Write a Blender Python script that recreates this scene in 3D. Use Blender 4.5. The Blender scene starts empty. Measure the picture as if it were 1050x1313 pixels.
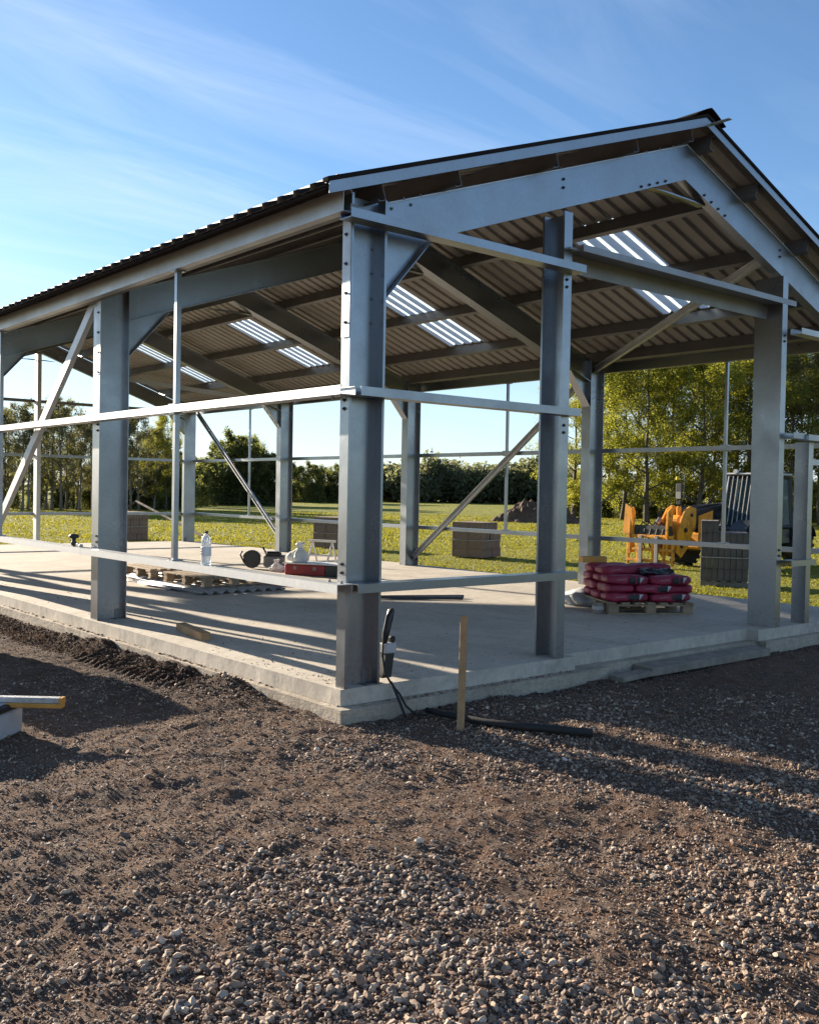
import bpy, math, random
import numpy as np
from mathutils import Vector, Matrix

scn = bpy.context.scene
col = scn.collection
random.seed(7)
rng = np.random.default_rng(11)
R = math.radians

# ------------------------------------------------------------------ camera
CAM = Vector((-4.02016, -5.52892, 1.36962))
YAW, PITCH, ROLL = 0.70067, -0.02089, 0.01812
fwd = Vector((math.sin(YAW)*math.cos(PITCH), math.cos(YAW)*math.cos(PITCH), math.sin(PITCH)))
r0 = Vector((math.cos(YAW), -math.sin(YAW), 0)); u0 = r0.cross(fwd)
rt = r0*math.cos(ROLL)+u0*math.sin(ROLL); up = -r0*math.sin(ROLL)+u0*math.cos(ROLL)
cd = bpy.data.cameras.new('camera'); cam = bpy.data.objects.new('camera', cd); col.objects.link(cam)
m = Matrix.Identity(4)
for i in range(3):
    m[i][0] = rt[i]; m[i][1] = up[i]; m[i][2] = -fwd[i]; m[i][3] = CAM[i]
cam.matrix_world = m
cd.sensor_fit = 'HORIZONTAL'; cd.sensor_width = 36.0; cd.lens = 36.0*1264.04/1050.0
cd.clip_start = 0.05; cd.clip_end = 4000
scn.camera = cam

# ------------------------------------------------------------------ sky, sun, exposure
SUN_EL, SUN_AZ = R(15.3), R(-8.0)          # azimuth measured from +Y towards +X
w = bpy.data.worlds.new('World'); scn.world = w; w.use_nodes = True
nt = w.node_tree; nt.nodes.clear()
def N(nt, t, **kw):
    n = nt.nodes.new(t)
    for k, v in kw.items():
        if k in ('_in',):
            for kk, vv in v.items(): n.inputs[kk].default_value = vv
        else: setattr(n, k, v)
    return n
sky = N(nt, 'ShaderNodeTexSky', sky_type='NISHITA', sun_disc=False, sun_elevation=SUN_EL, sun_rotation=SUN_AZ,
        altitude=50, air_density=1.0, dust_density=0.25, ozone_density=4.2)
tc = N(nt, 'ShaderNodeTexCoord')
sep = N(nt, 'ShaderNodeSeparateXYZ'); nt.links.new(tc.outputs['Generated'], sep.inputs[0])
zz = N(nt, 'ShaderNodeMath', operation='MAXIMUM'); nt.links.new(sep.outputs[2], zz.inputs[0]); zz.inputs[1].default_value = 0.0
za = N(nt, 'ShaderNodeMath', operation='ADD'); nt.links.new(zz.outputs[0], za.inputs[0]); za.inputs[1].default_value = 0.12
dx = N(nt, 'ShaderNodeMath', operation='DIVIDE'); nt.links.new(sep.outputs[0], dx.inputs[0]); nt.links.new(za.outputs[0], dx.inputs[1])
dy = N(nt, 'ShaderNodeMath', operation='DIVIDE'); nt.links.new(sep.outputs[1], dy.inputs[0]); nt.links.new(za.outputs[0], dy.inputs[1])
cmb = N(nt, 'ShaderNodeCombineXYZ'); nt.links.new(dx.outputs[0], cmb.inputs[0]); nt.links.new(dy.outputs[0], cmb.inputs[1])
mp = N(nt, 'ShaderNodeMapping'); nt.links.new(cmb.outputs[0], mp.inputs[0])
mp.inputs['Rotation'].default_value = (0, 0, R(62)); mp.inputs['Scale'].default_value = (0.8, 3.4, 1)
n1 = N(nt, 'ShaderNodeTexNoise'); nt.links.new(mp.outputs[0], n1.inputs['Vector'])
n1.inputs['Scale'].default_value = 1.0; n1.inputs['Detail'].default_value = 8; n1.inputs['Roughness'].default_value = 0.6; n1.inputs['Distortion'].default_value = 0.7
n2 = N(nt, 'ShaderNodeTexNoise'); nt.links.new(cmb.outputs[0], n2.inputs['Vector']); n2.inputs['Scale'].default_value = 0.45; n2.inputs['Detail'].default_value = 3
mr1 = N(nt, 'ShaderNodeMapRange'); nt.links.new(n1.outputs[0], mr1.inputs[0]); mr1.inputs[1].default_value = 0.44; mr1.inputs[2].default_value = 0.86
mr2 = N(nt, 'ShaderNodeMapRange'); nt.links.new(n2.outputs[0], mr2.inputs[0]); mr2.inputs[1].default_value = 0.36; mr2.inputs[2].default_value = 0.66
mu = N(nt, 'ShaderNodeMath', operation='MULTIPLY'); nt.links.new(mr1.outputs[0], mu.inputs[0]); nt.links.new(mr2.outputs[0], mu.inputs[1])
mu2 = N(nt, 'ShaderNodeMath', operation='MULTIPLY'); nt.links.new(mu.outputs[0], mu2.inputs[0]); mu2.inputs[1].default_value = 0.62
mix = N(nt, 'ShaderNodeMix', data_type='RGBA'); nt.links.new(mu2.outputs[0], mix.inputs[0])
nt.links.new(sky.outputs[0], mix.inputs[6]); mix.inputs[7].default_value = (5.6, 6.1, 6.8, 1)
hz = N(nt, 'ShaderNodeMapRange', interpolation_type='SMOOTHSTEP'); nt.links.new(sep.outputs[2], hz.inputs[0])
hz.inputs[1].default_value = -0.02; hz.inputs[2].default_value = 0.30; hz.inputs[3].default_value = 0.5; hz.inputs[4].default_value = 0.0
mixh = N(nt, 'ShaderNodeMix', data_type='RGBA'); nt.links.new(hz.outputs[0], mixh.inputs[0])
nt.links.new(mix.outputs[2], mixh.inputs[6]); mixh.inputs[7].default_value = (3.9, 4.7, 5.7, 1)   # pale thin haze low in the sky
bg = N(nt, 'ShaderNodeBackground'); nt.links.new(mixh.outputs[2], bg.inputs[0]); bg.inputs[1].default_value = 0.064
ow = N(nt, 'ShaderNodeOutputWorld'); nt.links.new(bg.outputs[0], ow.inputs[0])

sd = Vector((math.sin(SUN_AZ)*math.cos(SUN_EL), math.cos(SUN_AZ)*math.cos(SUN_EL), math.sin(SUN_EL)))
sl = bpy.data.lights.new('sun', 'SUN'); sl.energy = 5.0; sl.angle = R(0.55); sl.color = (1.0, 0.87, 0.70)
so = bpy.data.objects.new('sun', sl); col.objects.link(so)
so.rotation_euler = (-sd).to_track_quat('-Z', 'Y').to_euler(); so.location = sd*60

vs = scn.view_settings
scn.display_settings.display_device = 'sRGB'
vs.view_transform = 'Standard'; vs.look = 'None'; vs.gamma = 1.0; vs.use_curve_mapping = False
vs.exposure = 1.68
scn.cycles.use_denoising = True
scn.cycles.max_bounces = 7; scn.cycles.diffuse_bounces = 4; scn.cycles.transparent_max_bounces = 8
scn.cycles.sample_clamp_indirect = 6.0

# ------------------------------------------------------------------ materials
MAT = {}
def newmat(name):
    mt = bpy.data.materials.new(name); mt.use_nodes = True
    MAT[name] = mt
    return mt, mt.node_tree, mt.node_tree.nodes['Principled BSDF']
def coords(nt, scale=1.0, kind='Object'):
    t = N(nt, 'ShaderNodeTexCoord'); mpn = N(nt, 'ShaderNodeMapping'); nt.links.new(t.outputs[kind], mpn.inputs[0])
    s = scale if isinstance(scale, (tuple, list)) else (scale,)*3
    mpn.inputs['Scale'].default_value = s
    return mpn.outputs[0]
def wcoords(nt, scale=1.0):
    g = N(nt, 'ShaderNodeNewGeometry'); mpn = N(nt, 'ShaderNodeMapping'); nt.links.new(g.outputs['Position'], mpn.inputs[0])
    s = scale if isinstance(scale, (tuple, list)) else (scale,)*3
    mpn.inputs['Scale'].default_value = s
    return mpn.outputs[0]
def noise(nt, vec, scale, detail=5, rough=0.55, dist=0.0):
    n = N(nt, 'ShaderNodeTexNoise'); nt.links.new(vec, n.inputs['Vector'])
    n.inputs['Scale'].default_value = scale; n.inputs['Detail'].default_value = detail
    n.inputs['Roughness'].default_value = rough; n.inputs['Distortion'].default_value = dist
    return n.outputs[0]
def ramp(nt, fac, stops):
    rp = N(nt, 'ShaderNodeValToRGB'); nt.links.new(fac, rp.inputs[0])
    e = rp.color_ramp.elements
    while len(e) < len(stops): e.new(0.5)
    for i, (p_, c) in enumerate(stops):
        e[i].position = p_; e[i].color = (*c, 1) if len(c) == 3 else c
    return rp.outputs[0]
def mixc(nt, fac, a, b, blend='MIX'):
    mx = N(nt, 'ShaderNodeMix', data_type='RGBA', blend_type=blend)
    for inp, v in ((0, fac), (6, a), (7, b)):
        if isinstance(v, (int, float)): mx.inputs[inp].default_value = v
        elif isinstance(v, (tuple, list)): mx.inputs[inp].default_value = (*v, 1) if len(v) == 3 else v
        else: nt.links.new(v, mx.inputs[inp])
    return mx.outputs[2]
def bump(nt, b, h, strength=0.3, dist=0.01, prev=None):
    bn = N(nt, 'ShaderNodeBump'); nt.links.new(h, bn.inputs['Height'])
    bn.inputs['Strength'].default_value = strength; bn.inputs['Distance'].default_value = dist
    if prev is not None: nt.links.new(prev, bn.inputs['Normal'])
    nt.links.new(bn.outputs[0], b.inputs['Normal'])
    return bn.outputs[0]
def maprange(nt, v, a, b_, c, d):
    q = N(nt, 'ShaderNodeMapRange'); nt.links.new(v, q.inputs[0])
    for i, x in enumerate((a, b_, c, d), 1): q.inputs[i].default_value = x
    return q.outputs[0]

def simple(name, c1, c2=None, rough=0.6, metal=0.0, scale=6.0, bumpk=0.0, bscale=40, world=False, rr=0.1, spec=0.5):
    mt, nt, b = newmat(name)
    v = wcoords(nt) if world else coords(nt)
    n = noise(nt, v, scale)
    cc = ramp(nt, n, [(0.3, c1), (0.7, c2 or tuple(x*0.75 for x in c1))])
    nt.links.new(cc, b.inputs['Base Color'])
    nt.links.new(maprange(nt, n, 0.3, 0.7, max(0.02, rough-rr), min(1, rough+rr)), b.inputs['Roughness'])
    b.inputs['Metallic'].default_value = metal
    b.inputs['Specular IOR Level'].default_value = spec
    if bumpk > 0: bump(nt, b, noise(nt, v, bscale, 6), bumpk, 0.01)
    return mt

def galv(name, base, dark, metal=0.75, rough=0.42):
    mt, nt, b = newmat(name)
    v = wcoords(nt)
    vor = N(nt, 'ShaderNodeTexVoronoi', feature='F1'); nt.links.new(v, vor.inputs['Vector']); vor.inputs['Scale'].default_value = 55
    n = noise(nt, v, 2.2, 6, 0.6)
    streak = noise(nt, wcoords(nt, (9, 9, 0.8)), 1.0, 5, 0.6)
    c0 = ramp(nt, n, [(0.3, dark), (0.72, base)])
    spg = maprange(nt, vor.outputs['Color'], 0.0, 1.0, 0.95, 1.04)
    c1 = mixc(nt, 1.0, c0, spg, 'MULTIPLY')
    c2 = mixc(nt, maprange(nt, streak, 0.58, 0.85, 0.0, 0.22), c1, tuple(x*1.5 for x in base))
    spz = N(nt, 'ShaderNodeSeparateXYZ'); nt.links.new(v, spz.inputs[0])
    low = maprange(nt, spz.outputs[2], 0.02, 0.30, 0.75, 0.0); spl = maprange(nt, noise(nt, v, 22, 6, 0.75), 0.50, 0.66, 0.0, 1.0)
    dm = N(nt, 'ShaderNodeMath', operation='MULTIPLY'); nt.links.new(low, dm.inputs[0]); nt.links.new(spl, dm.inputs[1])
    scr = noise(nt, wcoords(nt, (30, 30, 1.2)), 2.0, 4, 0.7); c2 = mixc(nt, maprange(nt, scr, 0.66, 0.76, 0.0, 0.10), c2, tuple(x*0.55 for x in base))
    c2 = mixc(nt, dm.outputs[0], c2, (0.22, 0.16, 0.115))
    nt.links.new(c2, b.inputs['Base Color'])
    b.inputs['Metallic'].default_value = metal
    nt.links.new(maprange(nt, n, 0.25, 0.75, rough+0.1, rough-0.08), b.inputs['Roughness'])
    bump(nt, b, noise(nt, v, 7, 3), 0.06, 0.01)
    return mt
galv('galv', (0.325, 0.342, 0.365), (0.275, 0.29, 0.31), 0.9, 0.31)
galv('galv_matt', (0.34, 0.35, 0.365), (0.28, 0.29, 0.305), 0.45, 0.55)
galv('galv_bright', (0.55, 0.56, 0.565), (0.44, 0.45, 0.455), 0.75, 0.5)
galv('galv_dark', (0.22, 0.215, 0.21), (0.17, 0.165, 0.165), 0.6, 0.5)
simple('bolt_metal', (0.30, 0.31, 0.33), rough=0.4, metal=0.9)
simple('bolt_dark', (0.11, 0.115, 0.12), rough=0.5, metal=0.6)
simple('roof_dark', (0.020, 0.017, 0.016), (0.035, 0.028, 0.025), rough=1.0, scale=3, world=True, rr=0.0, spec=0.02)
simple('roof_under', (0.29, 0.272, 0.24), (0.235, 0.22, 0.195), rough=0.62, scale=1.5, world=True)
# translucent rooflight
mt, nt, b = newmat('rooflight')
v = wcoords(nt); n = noise(nt, v, 5)
tr = N(nt, 'ShaderNodeBsdfTranslucent'); tr.inputs[0].default_value = (0.80, 0.88, 0.93, 1)
b.inputs['Base Color'].default_value = (0.75, 0.8, 0.82, 1); b.inputs['Roughness'].default_value = 0.3
ms = N(nt, 'ShaderNodeMixShader'); ms.inputs[0].default_value = 0.68
nt.links.new(b.outputs[0], ms.inputs[1]); nt.links.new(tr.outputs[0], ms.inputs[2])
nt.links.new(ms.outputs[0], nt.nodes['Material Output'].inputs[0])
# concrete
mt, nt, b = newmat('concrete')
v = wcoords(nt)
n = noise(nt, v, 0.9, 6, 0.6); nf = noise(nt, v, 14, 8, 0.7); ns = noise(nt, wcoords(nt, (1, 0.25, 1)), 2.5, 5, 0.6, 0.5)
c = ramp(nt, n, [(0.28, (0.38, 0.335, 0.27)), (0.55, (0.49, 0.435, 0.355)), (0.78, (0.57, 0.51, 0.42))])
c = mixc(nt, maprange(nt, ns, 0.55, 0.72, 0, 0.45), c, (0.25, 0.215, 0.175))
nsw = noise(nt, wcoords(nt, (0.6, 3.0, 1)), 3.0, 6, 0.65, 1.2); c = mixc(nt, maprange(nt, nsw, 0.5, 0.75, 0, 0.28), c, (0.30, 0.27, 0.23))
nmd = noise(nt, v, 3.2, 7, 0.75); c = mixc(nt, maprange(nt, nmd, 0.60, 0.74, 0, 0.55), c, (0.20, 0.15, 0.11))
c = mixc(nt, 0.5, c, ramp(nt, nf, [(0.3, (0.3, 0.3, 0.3)), (0.7, (0.62, 0.62, 0.62))]), 'OVERLAY')
nt.links.new(c, b.inputs['Base Color']); b.inputs['Roughness'].default_value = 0.85
pb = bump(nt, b, nf, 0.25, 0.01); bump(nt, b, noise(nt, v, 2.2, 4), 0.25, 0.05, pb)
# rough plinth concrete
mt, nt, b = newmat('concrete_rough')
v = wcoords(nt)
n = noise(nt, v, 1.8, 6, 0.65); nf = noise(nt, v, 26, 8, 0.75); nl = noise(nt, wcoords(nt, (1, 1, 4)), 6, 6, 0.7)
c = ramp(nt, n, [(0.25, (0.27, 0.22, 0.165)), (0.55, (0.40, 0.34, 0.26)), (0.8, (0.49, 0.42, 0.33))])
c = mixc(nt, maprange(nt, nl, 0.55, 0.75, 0, 0.6), c, (0.14, 0.105, 0.08))
c = mixc(nt, 0.6, c, ramp(nt, nf, [(0.3, (0.25, 0.25, 0.25)), (0.7, (0.66, 0.66, 0.66))]), 'OVERLAY')
nt.links.new(c, b.inputs['Base Color']); b.inputs['Roughness'].default_value = 0.92
pb = bump(nt, b, nf, 0.6, 0.012); bump(nt, b, nl, 0.5, 0.03, pb)
# soil of the yard
mt, nt, b = newmat('soil')
v = wcoords(nt)
nb = noise(nt, v, 0.7, 5, 0.6); nm = noise(nt, v, 5, 8, 0.7); nf = noise(nt, v, 60, 8, 0.8)
vor = N(nt, 'ShaderNodeTexVoronoi', feature='F1'); nt.links.new(v, vor.inputs['Vector']); vor.inputs['Scale'].default_value = 85
c = ramp(nt, nb, [(0.3, (0.15, 0.080, 0.048)), (0.5, (0.23, 0.130, 0.080)), (0.72, (0.30, 0.178, 0.112))])
c = mixc(nt, maprange(nt, nm, 0.45, 0.7, 0, 0.6), c, (0.095, 0.056, 0.040))
peb = ramp(nt, vor.outputs['Color'], [(0.0, (0.13, 0.095, 0.075)), (0.45, (0.23, 0.17, 0.13)), (0.8, (0.33, 0.265, 0.21)), (1.0, (0.48, 0.42, 0.35))])
c = mixc(nt, maprange(nt, noise(nt, v, 9, 4), 0.42, 0.6, 0.15, 0.7), c, peb)
c = mixc(nt, 0.7, c, ramp(nt, nf, [(0.3, (0.22, 0.22, 0.22)), (0.7, (0.72, 0.72, 0.72))]), 'OVERLAY')
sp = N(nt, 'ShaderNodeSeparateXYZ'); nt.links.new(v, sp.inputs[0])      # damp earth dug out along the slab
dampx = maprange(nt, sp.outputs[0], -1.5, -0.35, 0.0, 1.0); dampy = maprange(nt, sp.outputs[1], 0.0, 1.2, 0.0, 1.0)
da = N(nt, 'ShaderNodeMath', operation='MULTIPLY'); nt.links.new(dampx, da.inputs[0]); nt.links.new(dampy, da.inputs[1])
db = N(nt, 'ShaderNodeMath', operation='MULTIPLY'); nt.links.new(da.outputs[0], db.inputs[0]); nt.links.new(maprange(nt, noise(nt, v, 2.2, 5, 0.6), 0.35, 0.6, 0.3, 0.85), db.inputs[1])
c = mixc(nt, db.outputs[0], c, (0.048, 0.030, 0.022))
nt.links.new(c, b.inputs['Base Color']); b.inputs['Roughness'].default_value = 0.95; b.inputs['Specular IOR Level'].default_value = 0.2
inv = N(nt, 'ShaderNodeMath', operation='MULTIPLY'); nt.links.new(vor.outputs['Distance'], inv.inputs[0]); inv.inputs[1].default_value = -1.0
pb = bump(nt, b, inv.outputs[0], 1.0, 0.03); pb = bump(nt, b, nf, 0.9, 0.02, pb); bump(nt, b, noise(nt, v, 18, 6, 0.7), 0.9, 0.05, pb)
# stones (colour of each stone in an attribute)
mt, nt, b = newmat('stone')
at = N(nt, 'ShaderNodeVertexColor', layer_name='Col')
nf = noise(nt, wcoords(nt), 120, 5, 0.7)
c = mixc(nt, 0.6, at.outputs[0], ramp(nt, nf, [(0.3, (0.3, 0.3, 0.3)), (0.7, (0.66, 0.66, 0.66))]), 'OVERLAY')
nt.links.new(c, b.inputs['Base Color']); b.inputs['Roughness'].default_value = 0.82
bump(nt, b, nf, 0.35, 0.006)
# field
mt, nt, b = newmat('grass_ground')
v = wcoords(nt)
nb = noise(nt, v, 0.06, 5, 0.6); nm = noise(nt, v, 0.9, 6, 0.7); nf = noise(nt, v, 14, 6, 0.8)
c = ramp(nt, nb, [(0.3, (0.20, 0.21, 0.028)), (0.6, (0.26, 0.25, 0.036)), (0.8, (0.31, 0.285, 0.055))])
c = mixc(nt, maprange(nt, nm, 0.5, 0.72, 0, 0.55), c, (0.21, 0.17, 0.05))
c = mixc(nt, 0.75, c, ramp(nt, nf, [(0.3, (0.25, 0.25, 0.25)), (0.7, (0.7, 0.7, 0.7))]), 'OVERLAY')
nt.links.new(c, b.inputs['Base Color']); b.inputs['Roughness'].default_value = 0.9; b.inputs['Specular IOR Level'].default_value = 0.15
pb = bump(nt, b, nf, 1.0, 0.08); bump(nt, b, nm, 0.8, 0.12, pb)
def leafmat(name, c1, c2, c3, trans=0.4, tk=(1.25, 1.2, 0.7)):
    mt, nt, b = newmat(name)
    g = N(nt, 'ShaderNodeNewGeometry'); oi = N(nt, 'ShaderNodeObjectInfo')
    ad = N(nt, 'ShaderNodeMath', operation='ADD'); nt.links.new(g.outputs['Random Per Island'], ad.inputs[0])
    sc_ = N(nt, 'ShaderNodeMath', operation='MULTIPLY'); nt.links.new(oi.outputs['Random'], sc_.inputs[0]); sc_.inputs[1].default_value = 0.45
    nt.links.new(sc_.outputs[0], ad.inputs[1])
    h = N(nt, 'ShaderNodeMath', operation='MULTIPLY'); nt.links.new(ad.outputs[0], h.inputs[0]); h.inputs[1].default_value = 0.69
    c = ramp(nt, h.outputs[0], [(0.1, c1), (0.5, c2), (0.92, c3)])
    nt.links.new(c, b.inputs['Base Color']); b.inputs['Roughness'].default_value = 0.6; b.inputs['Specular IOR Level'].default_value = 0.25
    t = N(nt, 'ShaderNodeBsdfTranslucent'); nt.links.new(mixc(nt, 1.0, c, tk, 'MULTIPLY'), t.inputs[0])
    ms = N(nt, 'ShaderNodeMixShader'); ms.inputs[0].default_value = trans
    nt.links.new(b.outputs[0], ms.inputs[1]); nt.links.new(t.outputs[0], ms.inputs[2])
    nt.links.new(ms.outputs[0], nt.nodes['Material Output'].inputs[0])
    return mt
leafmat('leaf_spring', (0.095, 0.115, 0.024), (0.15, 0.16, 0.03), (0.215, 0.21, 0.05), 0.6, (2.3, 2.15, 1.2))
leafmat('leaf_dark', (0.068, 0.08, 0.032), (0.10, 0.112, 0.042), (0.15, 0.155, 0.058), 0.55, (2.0, 1.95, 1.2))
leafmat('leaf_bud', (0.10, 0.09, 0.045), (0.15, 0.14, 0.05), (0.24, 0.23, 0.09), 0.5, (1.5, 1.5, 0.9))
leafmat('leaf_far_hazed', (0.10, 0.11, 0.065), (0.14, 0.145, 0.085), (0.19, 0.19, 0.11), 0.55, (1.7, 1.7, 1.3))  # greyed and lightened: distance haze put into the leaf colour
leafmat('blade', (0.19, 0.19, 0.028), (0.23, 0.22, 0.032), (0.28, 0.26, 0.05), 0.45)
simple('bark', (0.10, 0.082, 0.065), (0.055, 0.045, 0.036), rough=0.9, scale=4, bumpk=0.5, bscale=12)
simple('bark_pale', (0.22, 0.19, 0.155), (0.13, 0.11, 0.09), rough=0.9, scale=4, bumpk=0.5, bscale=12)
simple('timber', (0.42, 0.27, 0.13), (0.30, 0.185, 0.085), rough=0.75, scale=9, bumpk=0.3, bscale=60)
simple('timber_grey', (0.28, 0.235, 0.185), (0.18, 0.15, 0.12), rough=0.85, scale=9, bumpk=0.4, bscale=50)
simple('timber_pallet', (0.34, 0.245, 0.15), (0.22, 0.155, 0.095), rough=0.8, scale=9, bumpk=0.4, bscale=50)
simple('block_brown', (0.25, 0.172, 0.125), (0.18, 0.125, 0.092), rough=0.92, scale=8, bumpk=0.5, bscale=70)
simple('block_grey', (0.145, 0.122, 0.105), (0.105, 0.09, 0.078), rough=0.92, scale=8, bumpk=0.5, bscale=70)
simple('strap', (0.42, 0.40, 0.37), rough=0.5)
simple('bag_red', (0.33, 0.018, 0.055), (0.21, 0.012, 0.035), rough=0.55, scale=7, bumpk=0.55, bscale=16)
simple('print_black', (0.012, 0.012, 0.014), rough=0.4)
simple('print_white', (0.6, 0.58, 0.56), rough=0.45)
simple('print_pink', (0.36, 0.10, 0.13), rough=0.45)
simple('black_plastic', (0.014, 0.014, 0.015), (0.022, 0.022, 0.022), rough=0.42)
simple('black_rubber', (0.012, 0.012, 0.012), (0.02, 0.019, 0.018), rough=0.75, bumpk=0.2)
simple('grey_plastic', (0.42, 0.42, 0.42), (0.36, 0.36, 0.36), rough=0.5)
simple('white_plastic', (0.74, 0.73, 0.70), (0.62, 0.61, 0.58), rough=0.45, bumpk=0.2, bscale=14)
simple('red_paint', (0.30, 0.012, 0.014), (0.22, 0.01, 0.012), rough=0.4)
simple('yellow_paint', (0.78, 0.33, 0.012), (0.68, 0.27, 0.012), rough=0.42, scale=3)
mt = MAT['yellow_paint']; nt = mt.node_tree; b = nt.nodes['Principled BSDF']; src = b.inputs['Base Color'].links[0].from_socket
gr = noise(nt, coords(nt), 4.5, 8, 0.75); c = mixc(nt, maprange(nt, gr, 0.50, 0.68, 0.0, 0.8), src, (0.10, 0.065, 0.035)); nt.links.new(c, b.inputs['Base Color'])
simple('orange_timber', (0.60, 0.29, 0.05), (0.48, 0.22, 0.04), rough=0.6)
simple('machine_black', (0.016, 0.017, 0.018), (0.03, 0.03, 0.03), rough=0.45)
simple('steel_worn', (0.30, 0.29, 0.28), (0.18, 0.17, 0.165), rough=0.45, metal=0.7)
simple('beacon', (0.75, 0.55, 0.02), rough=0.3)
simple('heap_soil', (0.13, 0.075, 0.042), (0.06, 0.038, 0.024), rough=0.95, scale=2.5, bumpk=0.9, bscale=5)
simple('mud', (0.055, 0.038, 0.03), (0.035, 0.025, 0.02), rough=0.9, scale=6, bumpk=0.8, bscale=30, world=True)
mt, nt, b = newmat('cab_glass')
b.inputs['Base Color'].default_value = (0.13, 0.20, 0.20, 1); b.inputs['Roughness'].default_value = 0.06
b.inputs['Transmission Weight'].default_value = 0.75; b.inputs['IOR'].default_value = 1.15
mt, nt, b = newmat('clear_plastic')
b.inputs['Base Color'].default_value = (0.86, 0.90, 0.93, 1); b.inputs['Roughness'].default_value = 0.18
b.inputs['Transmission Weight'].default_value = 0.55; b.inputs['IOR'].default_value = 1.25

# ------------------------------------------------------------------ mesh helpers
class MB:
    def __init__(s): s.v = []; s.f = []; s.mi = []
    def add(s, vs_, fs, mi=0):
        o = len(s.v); s.v += [tuple(x) for x in vs_]
        for f in fs: s.f.append(tuple(o+i for i in f)); s.mi.append(mi)
        return s
    def box(s, lo, hi, mi=0, M=None):
        x0, y0, z0 = lo; x1, y1, z1 = hi
        vv = [Vector(p_) for p_ in ((x0,y0,z0),(x1,y0,z0),(x1,y1,z0),(x0,y1,z0),(x0,y0,z1),(x1,y0,z1),(x1,y1,z1),(x0,y1,z1))]
        if M is not None: vv = [M @ p_ for p_ in vv]
        return s.add(vv, [(0,3,2,1),(4,5,6,7),(0,1,5,4),(1,2,6,5),(2,3,7,6),(3,0,4,7)], mi)
    def bbox(s, lo, hi, b=0.01, mi=0, M=None):
        # box with chamfered edges
        x0, y0, z0 = lo; x1, y1, z1 = hi
        b = min(b, (x1-x0)*.45, (y1-y0)*.45, (z1-z0)*.45)
        vv = []; 
        for sx, X_ in ((-1, x0), (1, x1)):
            for sy, Y_ in ((-1, y0), (1, y1)):
                for sz, Z_ in ((-1, z0), (1, z1)):
                    vv += [Vector((X_, Y_-sy*b, Z_-sz*b)), Vector((X_-sx*b, Y_, Z_-sz*b)), Vector((X_-sx*b, Y_-sy*b, Z_))]
        if M is not None: vv = [M @ p_ for p_ in vv]
        I = lambda a, b_, c, k: ((a*2+b_)*2+c)*3+k
        fs = [(I(0,0,0,0),I(0,0,1,0),I(0,1,1,0),I(0,1,0,0)), (I(1,0,0,0),I(1,1,0,0),I(1,1,1,0),I(1,0,1,0)),
              (I(0,0,0,1),I(1,0,0,1),I(1,0,1,1),I(0,0,1,1)), (I(0,1,0,1),I(0,1,1,1),I(1,1,1,1),I(1,1,0,1)),
              (I(0,0,0,2),I(0,1,0,2),I(1,1,0,2),I(1,0,0,2)), (I(0,0,1,2),I(1,0,1,2),I(1,1,1,2),I(0,1,1,2))]
        for a in (0, 1):
            for c in (0, 1):
                fs += [(I(0,a,c,1),I(1,a,c,1),I(1,a,c,2),I(0,a,c,2)), (I(a,0,c,0),I(a,1,c,0),I(a,1,c,2),I(a,0,c,2)), (I(a,c,0,0),I(a,c,1,0),I(a,c,1,1),I(a,c,0,1))]
        for a in (0, 1):
            for b_ in (0, 1):
                for c in (0, 1): fs.append((I(a,b_,c,0),I(a,b_,c,1),I(a,b_,c,2)))
        return s.add(vv, fs, mi)
    def extr(s, prof, p0, p1, xa, ya, mi=0, caps=True):
        p0, p1, xa, ya = map(Vector, (p0, p1, xa, ya)); n = len(prof)
        vv = [p0+xa*a+ya*b_ for a, b_ in prof]+[p1+xa*a+ya*b_ for a, b_ in prof]
        fs = [(i, (i+1) % n, n+(i+1) % n, n+i) for i in range(n)]
        if caps: fs += [tuple(range(n-1, -1, -1)), tuple(range(n, 2*n))]
        return s.add(vv, fs, mi)
    def cyl(s, p0, p1, r0_, r1_=None, n=10, mi=0, caps=True):
        p0, p1 = Vector(p0), Vector(p1); d = (p1-p0).normalized()
        a = d.orthogonal().normalized(); b_ = d.cross(a); r1_ = r0_ if r1_ is None else r1_
        vv = [p0+(a*math.cos(t)+b_*math.sin(t))*r0_ for t in [2*math.pi*i/n for i in range(n)]]
        vv += [p1+(a*math.cos(t)+b_*math.sin(t))*r1_ for t in [2*math.pi*i/n for i in range(n)]]
        fs = [(i, (i+1) % n, n+(i+1) % n, n+i) for i in range(n)]
        if caps: fs += [tuple(range(n-1, -1, -1)), tuple(range(n, 2*n))]
        return s.add(vv, fs, mi)
    def tube(s, pts, rad, n=8, mi=0):
        pts = [Vector(p_) for p_ in pts]; k = len(pts)
        rads = rad if isinstance(rad, (list, tuple)) else [rad]*k
        vv = []; fs = []; prev = None
        for i, p_ in enumerate(pts):
            d = (pts[min(i+1, k-1)]-pts[max(i-1, 0)]).normalized()
            a = d.orthogonal().normalized() if prev is None else (prev-d*prev.dot(d)).normalized()
            prev = a; b_ = d.cross(a)
            vv += [p_+(a*math.cos(2*math.pi*j/n)+b_*math.sin(2*math.pi*j/n))*rads[i] for j in range(n)]
        for i in range(k-1):
            for j in range(n): fs.append((i*n+j, i*n+(j+1) % n, (i+1)*n+(j+1) % n, (i+1)*n+j))
        fs += [tuple(range(n-1, -1, -1)), tuple(range((k-1)*n, k*n))]
        return s.add(vv, fs, mi)
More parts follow.
